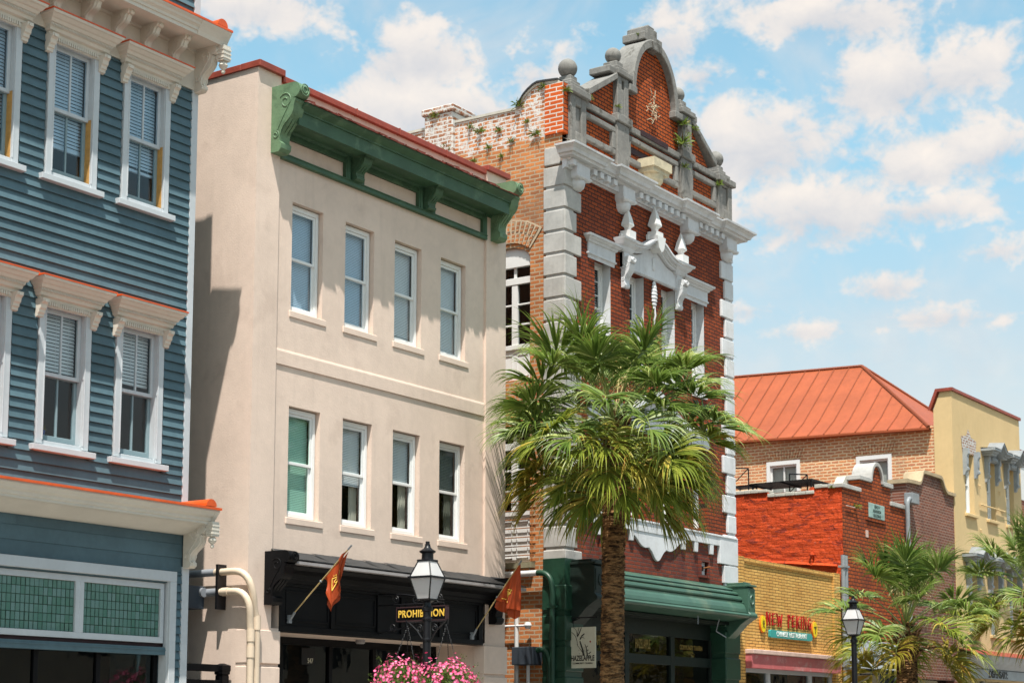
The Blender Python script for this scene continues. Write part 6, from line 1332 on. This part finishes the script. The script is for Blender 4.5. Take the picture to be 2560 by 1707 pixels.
def palm(label, x, y, zc, lean, Rtot, nf, seed, tr, old=.16, span=102, e0=74):
    rnd = random.Random(seed); t = thing('palm_tree', label, 'palm tree', (x, y, .13), 'cabbage palms along the pavement')
    top = Vector((x + lean[0], y + lean[1], zc))
    m = MB(); NR = 170; ns = 22; vs = []; z0 = .0
    for i in range(NR + 1):
        f = i / NR; c = Vector((x, y, 0)).lerp(top, f ** 1.3 if i else 0); c.z = z0 + (zc - z0) * f; r = tr * (1.12 - .10 * f + .18 * max(0, f - .9) * 10 * .35) + .010 * math.sin(i * 2.4) + rnd.uniform(-.004, .004)
        for j in range(ns): vs.append(c + Vector((math.cos(j * math.tau / ns), math.sin(j * math.tau / ns), 0)) * (r + rnd.uniform(-.007, .009)) + Vector((0, 0, rnd.uniform(-.008, .008))))
    m.add(vs, [(i * ns + j, i * ns + (j + 1) % ns, (i + 1) * ns + (j + 1) % ns, (i + 1) * ns + j) for i in range(NR) for j in range(ns)])
    for i in range(2600):      # frayed fibres round the leaf scars
        f = rnd.uniform(.1, 1); a = rnd.uniform(0, math.tau); c = Vector((x, y, 0)).lerp(top, f ** 1.3); c.z = zc * f; r = tr * 1.06; u = Vector((math.cos(a), math.sin(a), 0)); s = Vector((-u.y, u.x, 0)); b = c + u * (r - .01); h = rnd.uniform(.01, .03); w = rnd.uniform(.012, .05)
        m.add([b - s * w, b + s * w, b + s * w * .5 + u * rnd.uniform(.012, .034) + Vector((0, 0, h)), b - s * w * .5 + u * rnd.uniform(.010, .03) + Vector((0, 0, h * rnd.uniform(.4, 1.2)))], [(0, 1, 2, 3)])
    m.build('trunk', 'palm_bark', t)
    m = MB()
    for i in range(30):     # old leaf bases under the crown
        a = i * 2.4 + rnd.gauss(0, .2); z = zc - .62 + .85 * i / 30; u = Vector((math.cos(a), math.sin(a), 0)); b = Vector((top.x, top.y, z)) + u * tr * .85; e = b + u * rnd.uniform(.10, .24) + Vector((0, 0, rnd.uniform(.10, .26)))
        m.tube([b, b.lerp(e, .5) + u * .02, e], [.05, .038, .018], 5)
    e = top + Vector((.12, -.2, -.40)); m.tube([e, e + Vector((.30, -.25, .10)), e + Vector((.62, -.42, .06))], [.06, .045, .03], 6)
    m.build('leaf_bases', 'palm_bark', t)
    for i in range(nf):
        f = i / (nf - 1); azm = i * 2.39996 + rnd.gauss(0, .18); elv = rad(e0 - span * f ** .95) + rnd.gauss(0, .08)
        R = Rtot * .425 * rnd.uniform(.88, 1.12); Lp = Rtot * (.52 + .13 * math.sin(math.pi * min(1, f * 1.1))) * rnd.uniform(.82, 1.12); droop = .80 + .40 * f + rnd.gauss(0, .08)
        hub = top + Vector((0, 0, .22 - .50 * f)); st, bl = frond(rnd, hub, azm, elv, Lp, R, droop)
        mt = 'palm_leaf' if f < .55 else 'palm_leaf_low'
        if f > .72 and rnd.random() < old * 2.2: mt = 'palm_leaf_old'
        fo = bl.build('frond', mt, t, org=hub); st.build('stalk', 'petiole', fo)
    # flower spray
    m = MB()
    for i in range(5):
        a = rnd.uniform(0, 6.28); p = top + Vector((0, 0, .3)); q = p + Vector((math.cos(a) * .35, math.sin(a) * .35, rnd.uniform(.7, 1.15)))
        for k2 in range(26):
            c = p.lerp(q, .5 + .5 * k2 / 26); e = c + Vector((rnd.gauss(0, .10), rnd.gauss(0, .10), -rnd.uniform(.0, .18))); m.tube([c, c.lerp(e, .5) + Vector((0, 0, .03)), e], .005, 4)
        m.tube([p, p.lerp(q, .5) + Vector((0, 0, .05)), q], .010, 5)
    m.build('flower_spray', 'wheat', t)
    return t
palm('tall fan palm with a thick fibrous trunk in front of the brick tavern', 24.70, -2.40, 6.66, (.18, .0), 2.08, 74, 5, .178, .16, 94, 66)
palm('shorter bushy fan palm behind the small street lamp', 37.2, -2.50, 3.85, (.05, 0), 2.05, 32, 21, .22, .30, 96, 82)
palm('fan palm farthest along the pavement, in front of the yellow building', 46.2, -2.50, 5.15, (0, 0), 2.1, 32, 33, .19, .16, 98, 82)

# ================================================================= weeds rooted in the masonry
def weed(seed, s):
    rnd = random.Random(seed); m = MB()
    for i in range(46):
        a = rnd.uniform(0, math.tau); e = rnd.uniform(-.3, 1.3); L = s * rnd.uniform(.4, 1); d = Vector((math.cos(a) * math.cos(e), math.sin(a) * math.cos(e), math.sin(e))); p = Vector((0, 0, 0)); q = p + d * L; w = d.cross(Vector((rnd.random(), rnd.random(), 1))).normalized() * L * .10; r = q + d * L * .3 - Vector((0, 0, L * .25))
        m.add([p, p.lerp(q, .5) + w, q, p.lerp(q, .5) - w, r], [(0, 1, 2, 3), (2, 1, 4)])
    return m
protos = []
for i in range(4):
    o = weed(i, .16).build('weed', 'weed_leaf'); protos.append(o)
spots = [(27.01, 2.75, 13.05, 1.3, 'bushy weed beside the whitewashed chimney stub foot'), (26.92, 3.0, 13.80, .9, 'weed on the whitewashed chimney stub face under its cap'), (27.01, 2.2, 13.45, .8, None), (27.01, 1.95, 13.32, .9, None), (27.01, 1.5, 13.25, .7, None), (27.01, 1.02, 13.66, 1.1, 'weed in the elbow of the curved parapet end'), (27.01, .46, 13.93, .9, 'weed beside the clean new brick pier top'),
         (27.01, 2.5, 12.62, .9, None), (27.01, 1.75, 12.95, .7, None), (27.01, 1.2, 12.98, .7, None), (27.01, .62, 13.02, 1.0, None), (27.01, 2.1, 12.75, .6, None), (27.01, 1.45, 12.72, .6, None), (27.01, .85, 13.3, .6, None),
         (27.05, -.06, 13.76, .8, 'weed hanging under the gable pedestal cap beside the new brick pier'), (28.9, -.07, 14.0, .6, 'little weed on the inner gable post nearer the beige bar'), (31.45, -.12, 13.95, 1.9, 'largest weed clump, where the arch panel meets the inner gable post'), (31.5, -.12, 14.4, 1.1, 'weed hanging below the foot of the stone arch, above the large clump'), (31.6, -.08, 13.5, .9, 'weed beside the inner gable post below the string course'), (32.0, -.1, 14.45, .8, 'weed under the raking coping that falls towards the golden shop'), (33.1, -.1, 13.5, .9, 'weed beside the gable pedestal nearest the golden shop'), (27.85, -.05, 13.85, .6, 'tiny weed at the foot of the raking coping beside the new brick pier'), (30.0, .1, 15.9, .6, 'grass tuft on the top of the gable arch'),
         (40.3, -.03, 7.18, 1.0, 'yellowish weed on the stepped red brick front'), (39.5, .25, 7.6, .6, 'small weed at the corner top of the painted red wall')]
for i, (x, y, z, s, lab) in enumerate(spots):
    o = protos[i % 4] if i < 4 else protos[i % 4].copy()
    if i >= 4: COL.objects.link(o)
    o.location = (x, y, z); o.scale = (s, s, s); o.rotation_euler = (0, 0, i * 1.7)
    tag(o, lab or 'small green weed rooted in the whitewashed brick side wall', 'weed', 'weeds growing from the old masonry')
